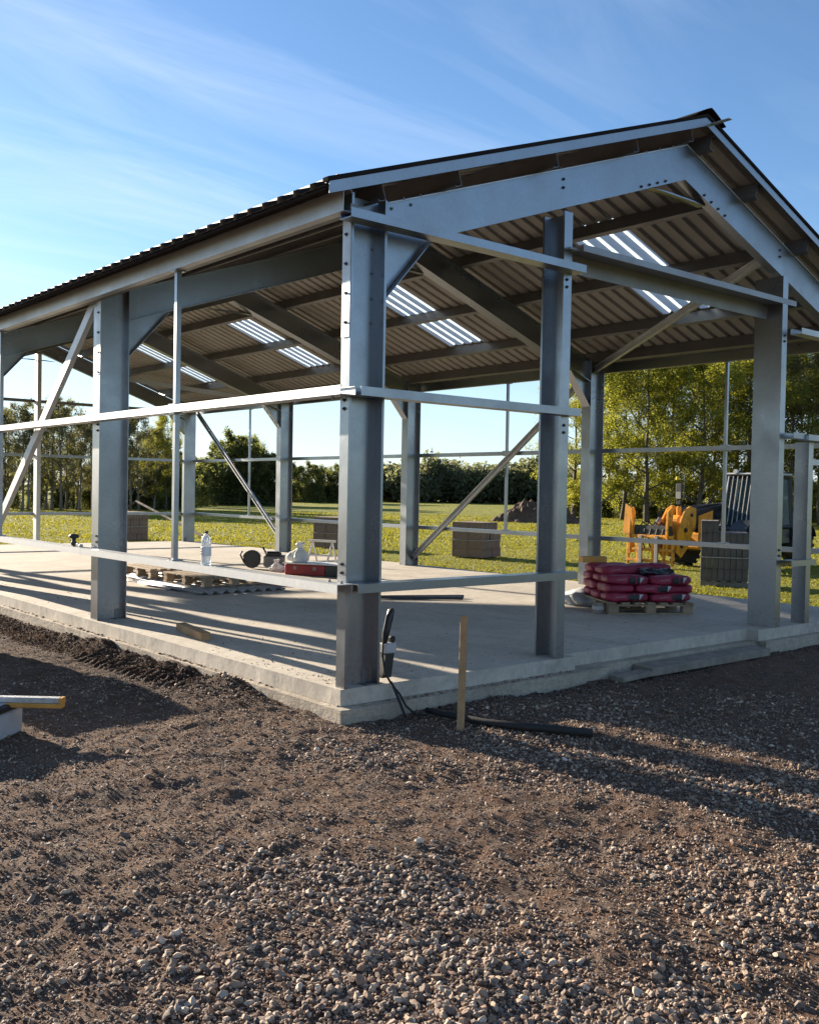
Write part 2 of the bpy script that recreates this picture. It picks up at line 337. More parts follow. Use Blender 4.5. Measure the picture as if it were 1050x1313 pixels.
    def lathe(s, prof, n=16, c=(0, 0, 0), mi=0, axis='Z'):
        vv = []; fs = []; k = len(prof)
        for r_, z_ in prof:
            for j in range(n):
                t = 2*math.pi*j/n; a, b_ = r_*math.cos(t), r_*math.sin(t)
                vv.append((c[0]+a, c[1]+b_, c[2]+z_) if axis == 'Z' else (c[0]+a, c[1]+z_, c[2]+b_))
        for i in range(k-1):
            for j in range(n): fs.append((i*n+j, i*n+(j+1) % n, (i+1)*n+(j+1) % n, (i+1)*n+j))
        fs += [tuple(range(n-1, -1, -1)), tuple(range((k-1)*n, k*n))]
        return s.add(vv, fs, mi)
    def mesh(s, name, mats, smooth=False):
        me = bpy.data.meshes.new(name); me.from_pydata(s.v, [], s.f)
        for mm in (mats if isinstance(mats, (list, tuple)) else [mats]): me.materials.append(MAT[mm])
        if any(s.mi): me.polygons.foreach_set('material_index', s.mi)
        if smooth: me.polygons.foreach_set('use_smooth', [True]*len(s.f))
        me.update(); return me
    def obj(s, name, mats, parent=None, smooth=False, **kw):
        return link(name, s.mesh(name, mats, smooth), parent, **kw)
def link(name, data, parent=None, loc=None, rot=None, mw=None):
    o = bpy.data.objects.new(name, data); col.objects.link(o)
    if parent is not None: o.parent = parent
    if mw is not None: o.matrix_local = mw
    if loc is not None: o.location = loc
    if rot is not None: o.rotation_euler = rot
    return o
def tag(o, label=None, cat=None, group=None, kind=None):
    if label: o['label'] = label
    if cat: o['category'] = cat
    if group: o['group'] = group
    if kind: o['kind'] = kind
    return o
def thing(name, label, cat, loc=(0, 0, 0), rz=0, group=None):
    return tag(link(name, None, None, loc, (0, 0, rz)), label, cat, group)
def dup(o, parent=None, loc=None, rot=None):
    c = o.copy(); col.objects.link(c); c.parent = parent
    if loc is not None: c.location = loc
    if rot is not None: c.rotation_euler = rot
    for ch in list(o.children): dup(ch, c)
    return c
def meshnp(name, V, F, mats, smooth=True):
    """fast mesh: V (n,3), F (m,k)"""
    me = bpy.data.meshes.new(name); n, k = F.shape
    me.vertices.add(len(V)); me.vertices.foreach_set('co', V.astype(np.float32).ravel())
    me.loops.add(n*k); me.loops.foreach_set('vertex_index', F.astype(np.int32).ravel())
    me.polygons.add(n); me.polygons.foreach_set('loop_start', np.arange(0, n*k, k, dtype=np.int32))
    me.polygons.foreach_set('loop_total', np.full(n, k, dtype=np.int32))
    me.polygons.foreach_set('use_smooth', np.full(n, smooth))
    for mm in (mats if isinstance(mats, (list, tuple)) else [mats]): me.materials.append(MAT[mm])
    me.update(calc_edges=True); return me

# value noise for heights
_tab = np.random.default_rng(3).random((256, 256))
def vnoise(x, y, s, seed=0):
    x = np.asarray(x)*s+seed*17.31; y = np.asarray(y)*s+seed*9.77
    xi = np.floor(x).astype(int); yi = np.floor(y).astype(int); fx = x-xi; fy = y-yi
    fx = fx*fx*(3-2*fx); fy = fy*fy*(3-2*fy)
    g = lambda a, b_: _tab[a & 255, b_ & 255]
    return (g(xi, yi)*(1-fx)+g(xi+1, yi)*fx)*(1-fy)+(g(xi, yi+1)*(1-fx)+g(xi+1, yi+1)*fx)*fy-0.5
def fbm(x, y, s, o=4, seed=0):
    t = 0; a = 1.0
    for i in range(o): t = t+a*vnoise(x, y, s, seed+i); s *= 2.03; a *= 0.5
    return t

# ------------------------------------------------------------------ building dimensions
W, B, NB = 7.957, 4.284, 4
XR = W/2; L = NB*B
SL = 0.353                                   # slope of the roof
zraf = lambda X: 4.695-SL*abs(X-XR)          # top of rafters
zsh = lambda X: 4.868-SL*abs(X-XR)           # plane of the roof sheets

# ------------------------------------------------------------------ ground
def gh(x, y):
    x = np.asarray(x, float); y = np.asarray(y, float)
    z = -0.225+0.05*fbm(x, y, 0.45, 3, 1)+0.036*fbm(x, y, 1.7, 3, 2)
    near = np.exp(-((np.maximum(np.abs(x-0.5)-6, 0)/6)**2+(np.maximum(np.abs(y)-6, 0)/7)**2))
    z = z+near*(0.024*fbm(x, y, 5, 3, 4)+0.013*fbm(x, y, 17, 2, 5))
    # tyre tread by the slab
    t = np.exp(-((x+0.36)/0.2)**4)*np.clip((y-1.2)/0.6, 0, 1)*np.clip((7.5-y)/1.0, 0, 1)
    lug = np.clip(np.sin((y+0.9*np.abs(x+0.36))*2*np.pi/0.11)*1.6, -1, 1)
    z = z+t*(0.026*lug-0.012)
    # earth pushed up along the slab
    z = z+0.055*np.exp(-((x+0.13)/0.14)**2)*np.clip((y-0.6)/0.5, 0, 1)*np.clip((7-y)/3, 0, 1)*(0.4+1.6*np.clip(fbm(x, y, 4.5, 3, 8)+0.35, 0, 1))
    # wheel ruts running to the lower right
    a = (x*0.82+y*0.57); bq = (-x*0.57+y*0.82)
    z = z-0.035*np.exp(-((a+3.15)/0.16)**2)*np.clip((-1.9-bq)/0.5, 0, 1)
    return z
xs = np.concatenate([np.linspace(-60, -12, 18)[:-1], np.linspace(-12, -4.2, 50)[:-1], np.linspace(-4.2, 4.2, 310)[:-1], np.linspace(4.2, 9.5, 60)])
ys = np.concatenate([np.linspace(-60, -12, 18)[:-1], np.linspace(-12, -5.0, 50)[:-1], np.linspace(-5.0, 3.4, 310)[:-1], np.linspace(3.4, 9, 120)[:-1], np.linspace(9, 18.4, 50)])
GX, GY = np.meshgrid(xs, ys); GZ = gh(GX, GY)
nx, ny = len(xs), len(ys)
V = np.stack([GX.ravel(), GY.ravel(), GZ.ravel()], 1)
ii = (np.arange(ny-1)[:, None]*nx+np.arange(nx-1)[None, :]).ravel()
F = np.stack([ii, ii+1, ii+nx+1, ii+nx], 1)
tag(link('yard_ground', meshnp('yard_ground', V, F, 'soil')), kind='structure')

# field: one sheet out to the horizon, a little lower under the yard
fx = np.concatenate([-np.geomspace(2500, 65, 12), np.linspace(-60, 120, 100), np.geomspace(130, 2500, 12)])
fy = np.concatenate([-np.geomspace(2500, 65, 12), np.linspace(-60, 120, 100), np.geomspace(130, 2500, 12)])
FX, FY = np.meshgrid(fx, fy)
FZ = -0.27+0.05*fbm(FX, FY, 0.3, 3, 6)
inside = (FX < 9.8) & (FY < 18.7)
FZ = np.where(inside, -0.75, FZ)
V = np.stack([FX.ravel(), FY.ravel(), FZ.ravel()], 1); nx = len(fx); ny = len(fy)
ii = (np.arange(ny-1)[:, None]*nx+np.arange(nx-1)[None, :]).ravel()
F = np.stack([ii, ii+1, ii+nx+1, ii+nx], 1)
tag(link('grass_field', meshnp('grass_field', V, F, 'grass_ground')), kind='structure')

# slab: upper slab and wider plinth, with the door threshold set back
def slab_poly(mb, pts, z0, z1):
    n = len(pts)
    mb.add([(x, y, z0) for x, y in pts]+[(x, y, z1) for x, y in pts],
           [tuple(range(n, 2*n))]+[(i, (i+1) % n, n+(i+1) % n, n+i) for i in range(n)])
def worn(pts, amp, seed):
    out = []; n = len(pts)
    for i in range(n):
        a = np.array(pts[i]); b_ = np.array(pts[(i+1) % n]); L_ = np.hypot(*(b_-a)); k = max(1, int(L_/0.07)) if min(a[0], b_[0]) < 7.9 and min(a[1], b_[1]) < 10 else 1
        nrm = np.array([b_[1]-a[1], a[0]-b_[0]])/L_
        for j in range(k):
            q = a+(b_-a)*j/k
            if 0 < j: w_ = float(vnoise(q[0]*1.0+seed, q[1], 7.0, seed)+0.6*vnoise(q[0], q[1]+seed, 19.0, seed+1)); q = q+nrm*(amp*w_-amp*2.2*max(0, float(vnoise(q[0], q[1], 3.0, seed+5))-0.33))
            out.append(tuple(q))
    return out
mb = MB()
slab_poly(mb, worn([(-0.03,-0.10),(2.42,-0.10),(2.42,0.03),(5.30,0.03),(5.30,-0.10),(8.02,-0.10),(8.02,17.4),(-0.03,17.4)], 0.0016, 3), -0.115, 0)
tag(mb.obj('concrete_slab', 'concrete'), kind='structure')
mb = MB()
slab_poly(mb, worn([(-0.10,-0.20),(2.46,-0.20),(2.46,-0.16),(2.8,-0.16),(2.8,-0.07),(5.34,-0.07),(5.34,-0.17),(8.10,-0.17),(8.10,17.5),(-0.10,17.5)], 0.004, 9), -0.55, -0.117)
tag(mb.obj('slab_plinth', 'concrete_rough'), kind='structure')

# ------------------------------------------------------------------ the steel building
bld = thing('steel_barn_frame', 'galvanised steel portal barn frame with dark roof and open walls on concrete slab', 'building')
def Cprof(d, wd, t=0.005, lip=0.018):
    return [(0,0),(d,0),(d,wd),(d-lip,wd),(d-lip,wd-t),(d-t,wd-t),(d-t,t),(t,t),(t,wd-t),(lip,wd-t),(lip,wd),(0,wd)]
def Iprof(d, h, t=0.008):
    return [(0,-h),(0,h),(t,h),(t,t/2),(d-t,t/2),(d-t,h),(d,h),(d,-h),(d-t,-h),(d-t,-t/2),(t,-t/2),(t,-h)]
bolt_mb = MB(); bolt_mb.cyl((0,0,0), (0,0,0.002), 0.014, n=12); bolt_mb.cyl((0,0,0.002), (0,0,0.011), 0.0095, n=6); bolt_mb.cyl((0,0,0.011), (0,0,0.018), 0.0055, n=6)
bolt_me = bolt_mb.mesh('bolt', 'bolt_metal'); bolt_dark_me = bolt_mb.mesh('bolt', 'bolt_dark')
def bolt(parent, p_, d, dark=False):
    q = Vector(d).to_track_quat('Z', 'Y').to_matrix().to_4x4(); q.translation = Vector(p_)
    link('bolt', bolt_dark_me if dark else bolt_me, parent, mw=q)
CD = 0.31
def frame(k):
    y = k*B
    for side in (0, 1):
        x0, sx = (0.0, 1) if side == 0 else (W, -1)
        mb = MB()
        if k == 0: mb.extr(Cprof(CD, 0.10, 0.006, 0.02), (x0,y,0), (x0,y,3.40), (sx,0,0), (0,-1,0))
        elif k == NB: mb.extr(Cprof(CD, 0.10, 0.006, 0.02), (x0,y,0), (x0,y,3.40), (sx,0,0), (0,1,0))
        else: mb.extr(Iprof(CD, 0.085), (x0,y-0.085,0), (x0,y-0.085,3.40), (sx,0,0), (0,1,0))
        c = mb.obj('column', 'galv', bld)
        yw = y if k in (0, NB) else y-0.085
        # haunch under the rafter: plate and diagonal flange
        hm = MB(); xa = x0+sx*(CD+0.003); xb = x0+sx*0.76
        hm.add([(xa,yw-0.004,2.72),(xb,yw-0.004,3.225),(xa,yw-0.004,3.08),(xa,yw+0.004,2.72),(xb,yw+0.004,3.225),(xa,yw+0.004,3.08)],
               [(0,1,2),(5,4,3),(0,3,4,1),(1,4,5,2),(2,5,3,0)])
        hw = 0.07
        hm.extr([(0,-hw),(0.008,-hw),(0.008,hw),(0,hw)], (xa,yw,2.71), (xb,yw,3.215), (-sx*0.8,0,0.6) if False else (0,0,-1), (0,1,0))
        hm.obj('haunch', 'galv', c)
        bm_ = MB(); bm_.box((min(x0+sx*0.20, x0+sx*0.295), yw-0.09 if k < NB else yw+0.01, 0.0), (max(x0+sx*0.20, x0+sx*0.295), yw-0.012 if k < NB else yw+0.09, 0.008))
        bm_.box((x0+sx*0.25-0.03, yw-0.012, 0.008), (x0+sx*0.25+0.03, yw-0.006, 0.10))
        bm_.obj('base_cleat', 'galv_dark', c)
        if side == 0 and k <= 1:
            sp = MB(); sp.box((-0.006, yw-0.097, 2.42 if k == 0 else 2.5), (0.0-0.001, yw-0.006, 3.24)); sp.obj('splice_plate', 'galv_bright', c)
            for z_ in (2.52, 2.72, 2.92, 3.12): bolt(c, (-0.006, yw-0.05, z_), (-1,0,0), True)
            for z_ in (0.80, 0.86, 1.93, 1.99): bolt(c, (-0.001, yw-0.05, z_), (-1,0,0), True)
            if k == 0:
                for z_ in (2.55, 2.72, 2.90, 3.07): bolt(c, (0.25, -0.007, z_), (0,-1,0))
        if side == 1:
            for z_ in (2.85, 2.95, 3.05): bolt(c, (x0+sx*0.06, yw-0.09, z_), (0,-1,0))
    for side in (0, 1):
        xs0 = CD-0.006 if side == 0 else W-CD+0.006
        mb = MB(); p0 = (xs0, y if k in (0,NB) else y-0.085, zraf(xs0)); p1 = (XR, y if k in (0,NB) else y-0.085, zraf(XR))
        if k in (0, NB): mb.extr(Cprof(0.33, 0.10, 0.006, 0.02), p0, p1, (0,0,-1), (0,1 if k == 0 else -1,0))
        else: mb.extr(Iprof(0.33, 0.085), p0, p1, (0,0,-1), (0,1,0))
        r_ = mb.obj('rafter', 'galv', bld)
        if k == 0:
            mb = MB(); mb.extr([(0,0),(0.012,0),(0.012,-0.014),(0,-0.014)], p0, p1, (0,0,-1), (0,1,0)); mb.obj('flange_lip', 'galv_bright', r_)
            dirs = 1 if side == 0 else -1
            for t in (0.06, 0.22, 0.38, 0.60, 1.9, 3.05, 3.25, 3.45):
                bolt(r_, (xs0+dirs*t, -0.008, zraf(xs0+dirs*t)), (0,-0.3,1))
            for t in (0.12, 0.30): bolt(r_, (xs0+dirs*t, -0.002, zraf(xs0+dirs*t)-0.05), (0,-1,0))
            for dz in (0.09, 0.16): bolt(r_, (xs0+dirs*1.95, -0.002, zraf(xs0+dirs*1.95)-dz), (0,-1,0), True)
            for t in (3.0, 3.12, 3.24, 3.36): bolt(r_, (xs0+dirs*t, -0.002, zraf(xs0+dirs*t)-0.30), (0,-1,0), True)
    # apex gusset below the ridge
    yw = y if k in (0, NB) else y-0.085
    mb = MB(); yo = 0.05
    mb.add([(XR-0.42,yw+yo,zraf(XR-0.42)-0.335),(XR+0.42,yw+yo,zraf(XR+0.42)-0.335),(XR+0.20,yw+yo,zraf(XR)-0.47),(XR-0.20,yw+yo,zraf(XR)-0.47),
            (XR-0.42,yw+yo+0.09,zraf(XR-0.42)-0.335),(XR+0.42,yw+yo+0.09,zraf(XR+0.42)-0.335),(XR+0.20,yw+yo+0.09,zraf(XR)-0.47),(XR-0.20,yw+yo+0.09,zraf(XR)-0.47)],
           [(0,3,2,1),(4,5,6,7),(0,4,7,3),(3,7,6,2),(2,6,5,1)])
    mb.obj('apex_haunch', 'galv', bld)
for k in range(NB+1): frame(k)

# purlins and eave beams
Y0, Y1 = -0.17, L+0.2
for off in (0.13, 0.94, 1.97, 3.03, 3.74):
    for s in (-1, 1):
        X_ = XR+s*off; nrm = Vector((s*SL, 0, 1)).normalized(); tan = Vector((s, 0, -SL)).normalized()
        mb = MB(); p0 = Vector((X_, Y0, zraf(X_)+0.003))
        mb.extr(Cprof(0.155, 0.065, 0.004, 0.016), p0, (X_, Y1, p0.z), nrm, tan)
        mb.obj('purlin', 'galv_dark', bld)
for s, x_ in ((-1, -0.125), (1, W+0.125)):
    mb = MB(); mb.extr(Cprof(0.15, 0.07, 0.004, 0.02), (x_, -0.17, 3.235), (x_, Y1, 3.235), (0,0,1), (-s,0,0))
    e = mb.obj('eave_beam', 'galv_bright' if s < 0 else 'galv', bld)
    if s < 0:
        mb = MB(); mb.box((-0.055, -0.16, 3.236), (0.0, L, 3.30)); mb.obj('eave_cleat', 'galv_dark', e)
    mb = MB(); x2 = 0.02 if s < 0 else W-0.02
    mb.extr(Cprof(0.17, 0.06, 0.004, 0.016), (x2, 0.105, 3.405), (x2, L-0.105, 3.405), (0,0,1), (-s,0,0)); mb.obj('eave_purlin', 'galv_dark', bld)

# roof sheets: box profile, dark outside and beige inside
PITCH_R = 0.2; RH = 0.036
def sheet_mesh(name, nribs, u0_, u1_, mats):
    """local: x along the slope (from the ridge), y along the building, z up off the slope"""
    prof = []
    for i in range(nribs):
        b0 = i*PITCH_R
        prof += [(b0,0),(b0+0.03,0),(b0+0.048,RH),(b0+0.092,RH),(b0+0.11,0)]
    prof.append((nribs*PITCH_R, 0)); n = len(prof); ns = 4
    mb = MB()
    for lay, dz in ((0, 0.004), (1, 0.0)):
        o = [(u0_+(u1_-u0_)*j/ns, y, z+dz) for j in range(ns+1) for y, z in prof]
        fs = []
        for j in range(ns):
            for i in range(n-1):
                q = (j*n+i, (j+1)*n+i, (j+1)*n+i+1, j*n+i+1)
                fs.append(q if lay == 0 else q[::-1])
        mb.add(o, fs, lay)
    N0 = (ns+1)*n
    for j in (0, ns):
        base = j*n
        for i in range(n-1):
            mb.f.append((base+i, base+i+1, N0+base+i+1, N0+base+i)); mb.mi.append(0)
    return mb.mesh(name, mats)
_sc = {}
def sheet(name, s, y, nribs, x0, x1, mats):
    ck = 1/math.cos(math.atan(SL)); u0_, u1_ = x0*ck, x1*ck
    key = (name, nribs, round(u0_, 3), round(u1_, 3), s)
    if key not in _sc: _sc[key] = sheet_mesh(name, nribs, u0_, u1_, mats)
    tan = Vector((s, 0, -SL)).normalized(); nrm = Vector((s*SL, 0, 1)).normalized(); yy = nrm.cross(tan)
    if s < 0: y = y+nribs*PITCH_R
    M = Matrix.Identity(4)
    for i in range(3): M[i][0] = tan[i]; M[i][1] = yy[i]; M[i][2] = nrm[i]
    M.translation = (XR, y, zsh(XR))
    return link(name, _sc[key], bld, mw=M)
RM = ['roof_dark', 'roof_under']
ys0 = -0.20; end = 17.4; REACH = XR+0.30
y = ys0
while y < end-0.01:
    n = min(5, int(round((end-y)/PITCH_R))); sheet('roof_sheet', -1, y, n, 0.04, REACH, RM); y += n*PITCH_R
RL = [1.6, 5.8, 10.0, 14.2]
y = ys0
while y < end-0.01:
    if any(abs(y-a) < 0.01 for a in RL):
        sheet('roof_sheet', 1, y, 4, 0.04, 1.03, RM); sheet('rooflight', 1, y, 4, 1.032, 3.05, ['rooflight', 'rooflight']); sheet('roof_sheet', 1, y, 4, 3.052, REACH, RM)
        y += 0.8; continue
    nxt = min([a for a in RL if a > y+0.01]+[end])
    n = min(4, int(round((nxt-y)/PITCH_R))); sheet('roof_sheet', 1, y, n, 0.04, REACH, RM); y += n*PITCH_R
# dark strip added as painted shade under the sheet ends at the near eave
mb = MB(); mb.extr([(0,-0.006),(0,0.012),(0.006,0.012),(0.006,0.0),(0.16,0.0),(0.16,-0.006)], (-0.285, -0.19, zsh(-0.285)-0.022), (-0.285, 17.38, zsh(-0.285)-0.022), (0.9428,0,0.3328), (-0.3328,0,0.9428)); mb.obj('eave_shade_strip', 'roof_dark', bld)
# ridge cap
mb = MB()
prof = []
for a in np.linspace(-1, 1, 13): prof.append((a*0.24, 0.052+0.045-0.045*abs(a)**1.6*1.0-SL*abs(a)*0.24*0.82))
prof2 = prof+[(a, z-0.006) for a, z in prof[::-1]]
mb.extr(prof2, (XR, -0.27, zsh(XR)), (XR, 17.45, zsh(XR)), (1,0,0), (0,0,1)); mb.obj('ridge_cap', 'roof_dark', bld)
# verge trims on both gables
for yv, sg in ((-0.225, 1), (17.425, -1)):
    for s in (-1, 1):
        mb = MB(); xe = XR+s*(REACH-0.02)
        mb.extr([(0.0,0),(0.078,0),(0.078,0.004*sg),(0.004,0.004*sg),(0.004,0.05*sg),(0,0.05*sg)], (XR, yv, zsh(XR)+0.02), (xe, yv, zsh(xe)+0.02), (0,0,-1), (0,1,0))
        mb.obj('verge_trim', 'galv', bld)
        mb = MB(); mb.extr([(0,0),(0.03,0),(0.03,0.06*sg),(0,0.06*sg)], (XR, yv-0.012*sg, zsh(XR)+0.052), (xe+s*0.02, yv-0.012*sg, zsh(xe+s*0.02)+0.052), (0,0,-1), (0,1,0)); mb.obj('verge_cap', 'roof_dark', bld)
# loose end of a bar sticking out at the ridge
mb = MB(); mb.box((XR+0.05, -0.42, zsh(XR)-0.03), (XR+0.10, -0.17, zsh(XR)-0.022)); mb.obj('ridge_tab', 'galv_bright', bld)

# rails
def railprof(upw): # lying channel: width along a, height along b
    return Cprof(0.13, 0.062, 0.005, 0.014) if upw else [(a, 0.062-b_) for a, b_ in Cprof(0.13, 0.062, 0.005, 0.014)]
def rail(name, p0, p1, a_dir, upw, mat='galv', parent=bld):
    mb = MB(); mb.extr(railprof(upw), p0, p1, a_dir, (0,0,1)); return mb.obj(name, mat, parent)
ZM, ZL = 2.012, 0.672     # undersides
for z_, u_ in ((ZM, True), (ZL, False)):
    for k in range(NB):
        y0_ = -0.185 if k == 0 else k*B-0.05; y1_ = (k+1)*B-0.054 if k < NB-1 else L+0.1
        rl = rail('side_rail', (-0.005, y0_, z_), (-0.005, y1_, z_), (-1,0,0), u_, 'galv_bright')
        if k == 0:
            for yy in (-0.12, 0.02): bolt(rl, (-0.05, yy, z_-0.001 if u_ else z_+0.063), (0,0,-1 if u_ else 1))
    for k in range(1, NB): 
        rail('side_rail', (W+0.005, k*B, z_), (W+0.005, (k+1)*B-0.004, z_), (1,0,0), u_)
    rail('side_rail', (W+0.005, 0.0, z_), (W+0.005, B-0.004, z_), (1,0,0), u_)
    rail('gable_rail', (0.005, -0.102, z_), (2.27, -0.102, z_), (0,-1,0), u_)
    rail('gable_rail', (CD, L+0.105, z_), (W-CD, L+0.105, z_), (0,1,0), u_)
rail('gable_rail', (-0.10, -0.102, 3.19), (2.30, -0.102, 3.19), (0,-1,0), True)
rail('gable_rail', (CD, L+0.105, 3.25), (W-CD, L+0.105, 3.25), (0,1,0), True, 'galv_dark')
# right of the door
rail('gable_rail', (5.78, -0.102, 3.10), (W, -0.102, 3.10), (0,-1,0), True, 'galv_bright')
rail('gable_rail', (5.98, -0.102, ZM-0.02), (W, -0.102, ZM-0.02), (0,-1,0), True, 'galv_bright')
rail('gable_rail', (5.725, -0.075, ZM-0.01), (5.975, -0.075, ZM-0.01), (0,-1,0), True)
rail('gable_rail', (5.72, -0.09, ZL-0.02), (6.235, -0.09, ZL-0.02), (0,-1,0), False)
rail('gable_rail', (6.34, 0.03, 1.74), (W-CD, 0.03, 1.74), (0,-1,0), True, 'galv_bright')
# door head: wide inverted channel
mb = MB(); mb.extr([(0,-0.05),(0.006,-0.05),(0.006,0.104),(0.294,0.104),(0.294,0.055),(0.30,0.055),(0.30,0.11),(0,0.11)], (2.275, 0.08, 3.312), (5.612, 0.08, 3.312), (0,-1,0), (0,0,1))
mb.extr([(0,0),(0.006,0),(0.006,0.055),(0,0.055)], (5.612,-0.22,3.367), (5.68,-0.22,3.367), (0,1,0), (0,0,1)); mb.box((2.18, -0.16, 3.38), (2.273, -0.104, 3.395)); mb.obj('door_head', 'galv_matt', bld)
# gable posts
def gpost(xw, yf, yb, fl, ztop, mat='galv'):
    mb = MB(); mb.extr(Cprof(yb-yf, 0.10, 0.006, 0.02), (xw, yf, 0.0), (xw, yf, ztop), (0,1,0), (fl,0,0)); return mb.obj('gable_post', mat, bld)
p1_ = gpost(2.27, -0.10, 0.14, -1, 3.70)
p2_ = gpost(5.62, -0.10, 0.22, 1, 3.70)
p3_ = gpost(6.24, -0.10, 0.06, 1, ZM-0.025)
for p_, x_ in ((p1_, 2.21), (p2_, 5.67)):
    for z_ in (1.94, 1.88, 3.14, 3.08) if x_ < 3 else (3.08, 3.02, 0.76, 0.82): bolt(p_, (x_, -0.101, z_), (0,-1,0), True)
gp = MB(); gp.extr(Cprof(0.20, 0.09, 0.006, 0.02), (3.93, L-0.10, 0), (3.93, L-0.10, 4.40), (0,1,0), (1,0,0)); gp.obj('gable_post', 'galv_bright', bld)
# slender mid-bay stays with foot plates
def stay(x_, y_, z0, z1, r_=0.022):
    mb = MB(); mb.box((x_-r_, y_-r_, z0), (x_+r_, y_+r_, z1)); mb.box((x_-0.05, y_-0.06, z0), (x_+0.05, y_+0.06, z0+0.012)); mb.box((x_-0.05, y_-0.05, z1-0.01), (x_+0.05, y_+0.05, z1)); return mb.obj('wall_stay', 'galv', bld)
for y_ in (2.30, 6.93, 11.0, 15.0):
    stay(-0.07, y_, 0.736, ZM-0.002); stay(-0.07, y_, 2.076, 3.234)
for y_ in (2.05, 6.22, 10.4, 14.61):
    stay(W+0.07, y_, 0.736, ZM-0.002, 0.02); stay(W+0.07, y_, 2.076, 3.234, 0.02)
# braces
def brace(p0, p1, s=0.06, mat='galv_bright', upv=(0,0,1)):
    d = (Vector(p1)-Vector(p0)).normalized(); a = d.cross(Vector(upv)).normalized(); b_ = a.cross(d)
    mb = MB(); mb.extr([(q-s, h-s/2) for q, h in Cprof(2*s, s, 0.006, 0.014)], p0, p1, b_, a); return mb.obj('brace', mat, bld)
brace((0.06, 4.36, 3.28), (0.06, 8.42, 0.05), 0.055)
brace((W-0.06, 16.95, 3.25), (W-0.06, 13.05, 0.30), 0.05)
brace((W-0.06, 8.50, 0.12), (W-0.06, 4.36, 3.24), 0.05)
brace((W-0.15, 4.2, zraf(W-0.15)-0.08), (5.75, 0.12, zraf(5.75)-0.08), 0.05)
brace((W-0.2, 13.1, zraf(W-0.2)-0.08), (5.9, 16.9, zraf(5.9)-0.08), 0.05)

# ------------------------------------------------------------------ trees
def grow_tree(seed, H, spread, trunk_r, n_main, leaves, leaf, crown_lo, twig=1.0, up_bias=0.55, depth=3, leaf_mat='leaf_spring', bark='bark', skirt=0):
    """tapered trunk with limbs, branches and twigs; leaf quads along the twigs. returns (trunk mesh, crown mesh)"""
    rg = random.Random(seed); mb = MB(); tips = []
    def rv(s): return Vector((rg.uniform(-s, s), rg.uniform(-s, s), rg.uniform(-s, s)))
    def limb(p, d, ln, r_, lev):
        k = 4 if lev < 2 else 3; pts = [p.copy()]; rr = [r_]; q = p.copy(); dd = d.normalized()
        for i in range(k):
            dd = (dd+rv(0.22)+Vector((0, 0, 0.10*up_bias))).normalized(); q = q+dd*(ln/k); pts.append(q.copy()); rr.append(max(0.006, r_*(1-0.75*(i+1)/k)))
        mb.tube(pts, rr, 5 if lev == 0 else (4 if lev == 1 else 3))
        if lev >= 1:
            for i in range(1, k+1): tips.append((pts[i], dd, lev))
        if lev < depth:
            nc = (5, 5, 4)[min(lev, 2)]
            for c in range(nc):
                t = rg.uniform(0.3, 1.0); i = min(k-1, int(t*k)); f = t*k-i; b0 = pts[i].lerp(pts[i+1], f)
                nd = (dd*0.55+rv(0.85)+Vector((0, 0, up_bias*0.5))).normalized()
                limb(b0, nd, ln*rg.uniform(0.42, 0.62)*twig, max(0.006, rr[i]*0.5), lev+1)
    pts = []; rr = []; q = Vector((0, 0, -0.3)); kk = 7
    for i in range(kk+1):
        pts.append(q.copy()); rr.append(max(0.012, trunk_r*(1.0-0.9*i/kk)*(1.35 if i == 0 else 1)))
        q = q+Vector((rg.uniform(-0.12, 0.12), rg.uniform(-0.12, 0.12), (H*0.93+0.3)/kk))
    mb.tube(pts, rr, 7)
    for i in range(n_main):
        t = crown_lo+(1-crown_lo)*((i+0.5)/n_main)**0.9; j = min(kk-1, int(t*kk)); b0 = pts[j].lerp(pts[j+1], t*kk-j)
        a = i*2.399+rg.uniform(-0.4, 0.4); prof = math.sin(math.pi*min(1, max(0, (t-crown_lo)/(1-crown_lo)*0.86+0.14)))
        ln = spread*(0.35+0.65*prof)*rg.uniform(0.75, 1.15)
        limb(b0, Vector((math.cos(a), math.sin(a), up_bias*rg.uniform(0.6, 1.3))), ln, rr[j]*0.45, 0)
    tm = mb.mesh('trunk', bark, True)
    rn = np.random.default_rng(seed); T = np.array([t[0] for t in tips]); n = leaves
    idx = rn.integers(0, len(T), n); P = T[idx]+rn.normal(0, 0.16, (n, 3))*np.array([1, 1, 0.8])
    if skirt:
        th = rn.uniform(0, 6.28, skirt); u = rn.uniform(0, 1, skirt)**0.5; hh_ = rn.uniform(0, 1, skirt); lob = 1+0.25*np.sin(3*th+seed)+0.15*np.sin(7*th)
        Q = np.stack([u*np.cos(th)*spread*0.95*lob*(1-0.3*hh_), u*np.sin(th)*spread*0.95*lob*(1-0.3*hh_), hh_**1.2*H*0.5], 1)+rn.normal(0, 0.12, (skirt, 3))
        P = np.concatenate([P, Q]); n = len(P)
    a = rn.normal(0, 1, (n, 3)); a /= np.linalg.norm(a, axis=1)[:, None]; b_ = rn.normal(0, 1, (n, 3)); b_ -= (b_*a).sum(1)[:, None]*a; b_ /= np.linalg.norm(b_, axis=1)[:, None]
    s = leaf*rn.uniform(0.55, 1.35, n)[:, None]
    V = np.stack([P-a*s, P+b_*s*0.55, P+a*s, P-b_*s*0.55], 1).reshape(-1, 3)
    F = np.arange(4*n).reshape(n, 4)
    return tm, meshnp('crown', V, F, leaf_mat, False)
def place_tree(protos, x, y, s, rz, label, group, name='tree', sz=None):
    t = tag(link(name, None, None, (x, y, -0.25), (0, 0, rz)), label, 'tree', group)
    t.scale = (s, s, sz or s)
    link('trunk', protos[0], t); link('crown', protos[1], t)
    return t
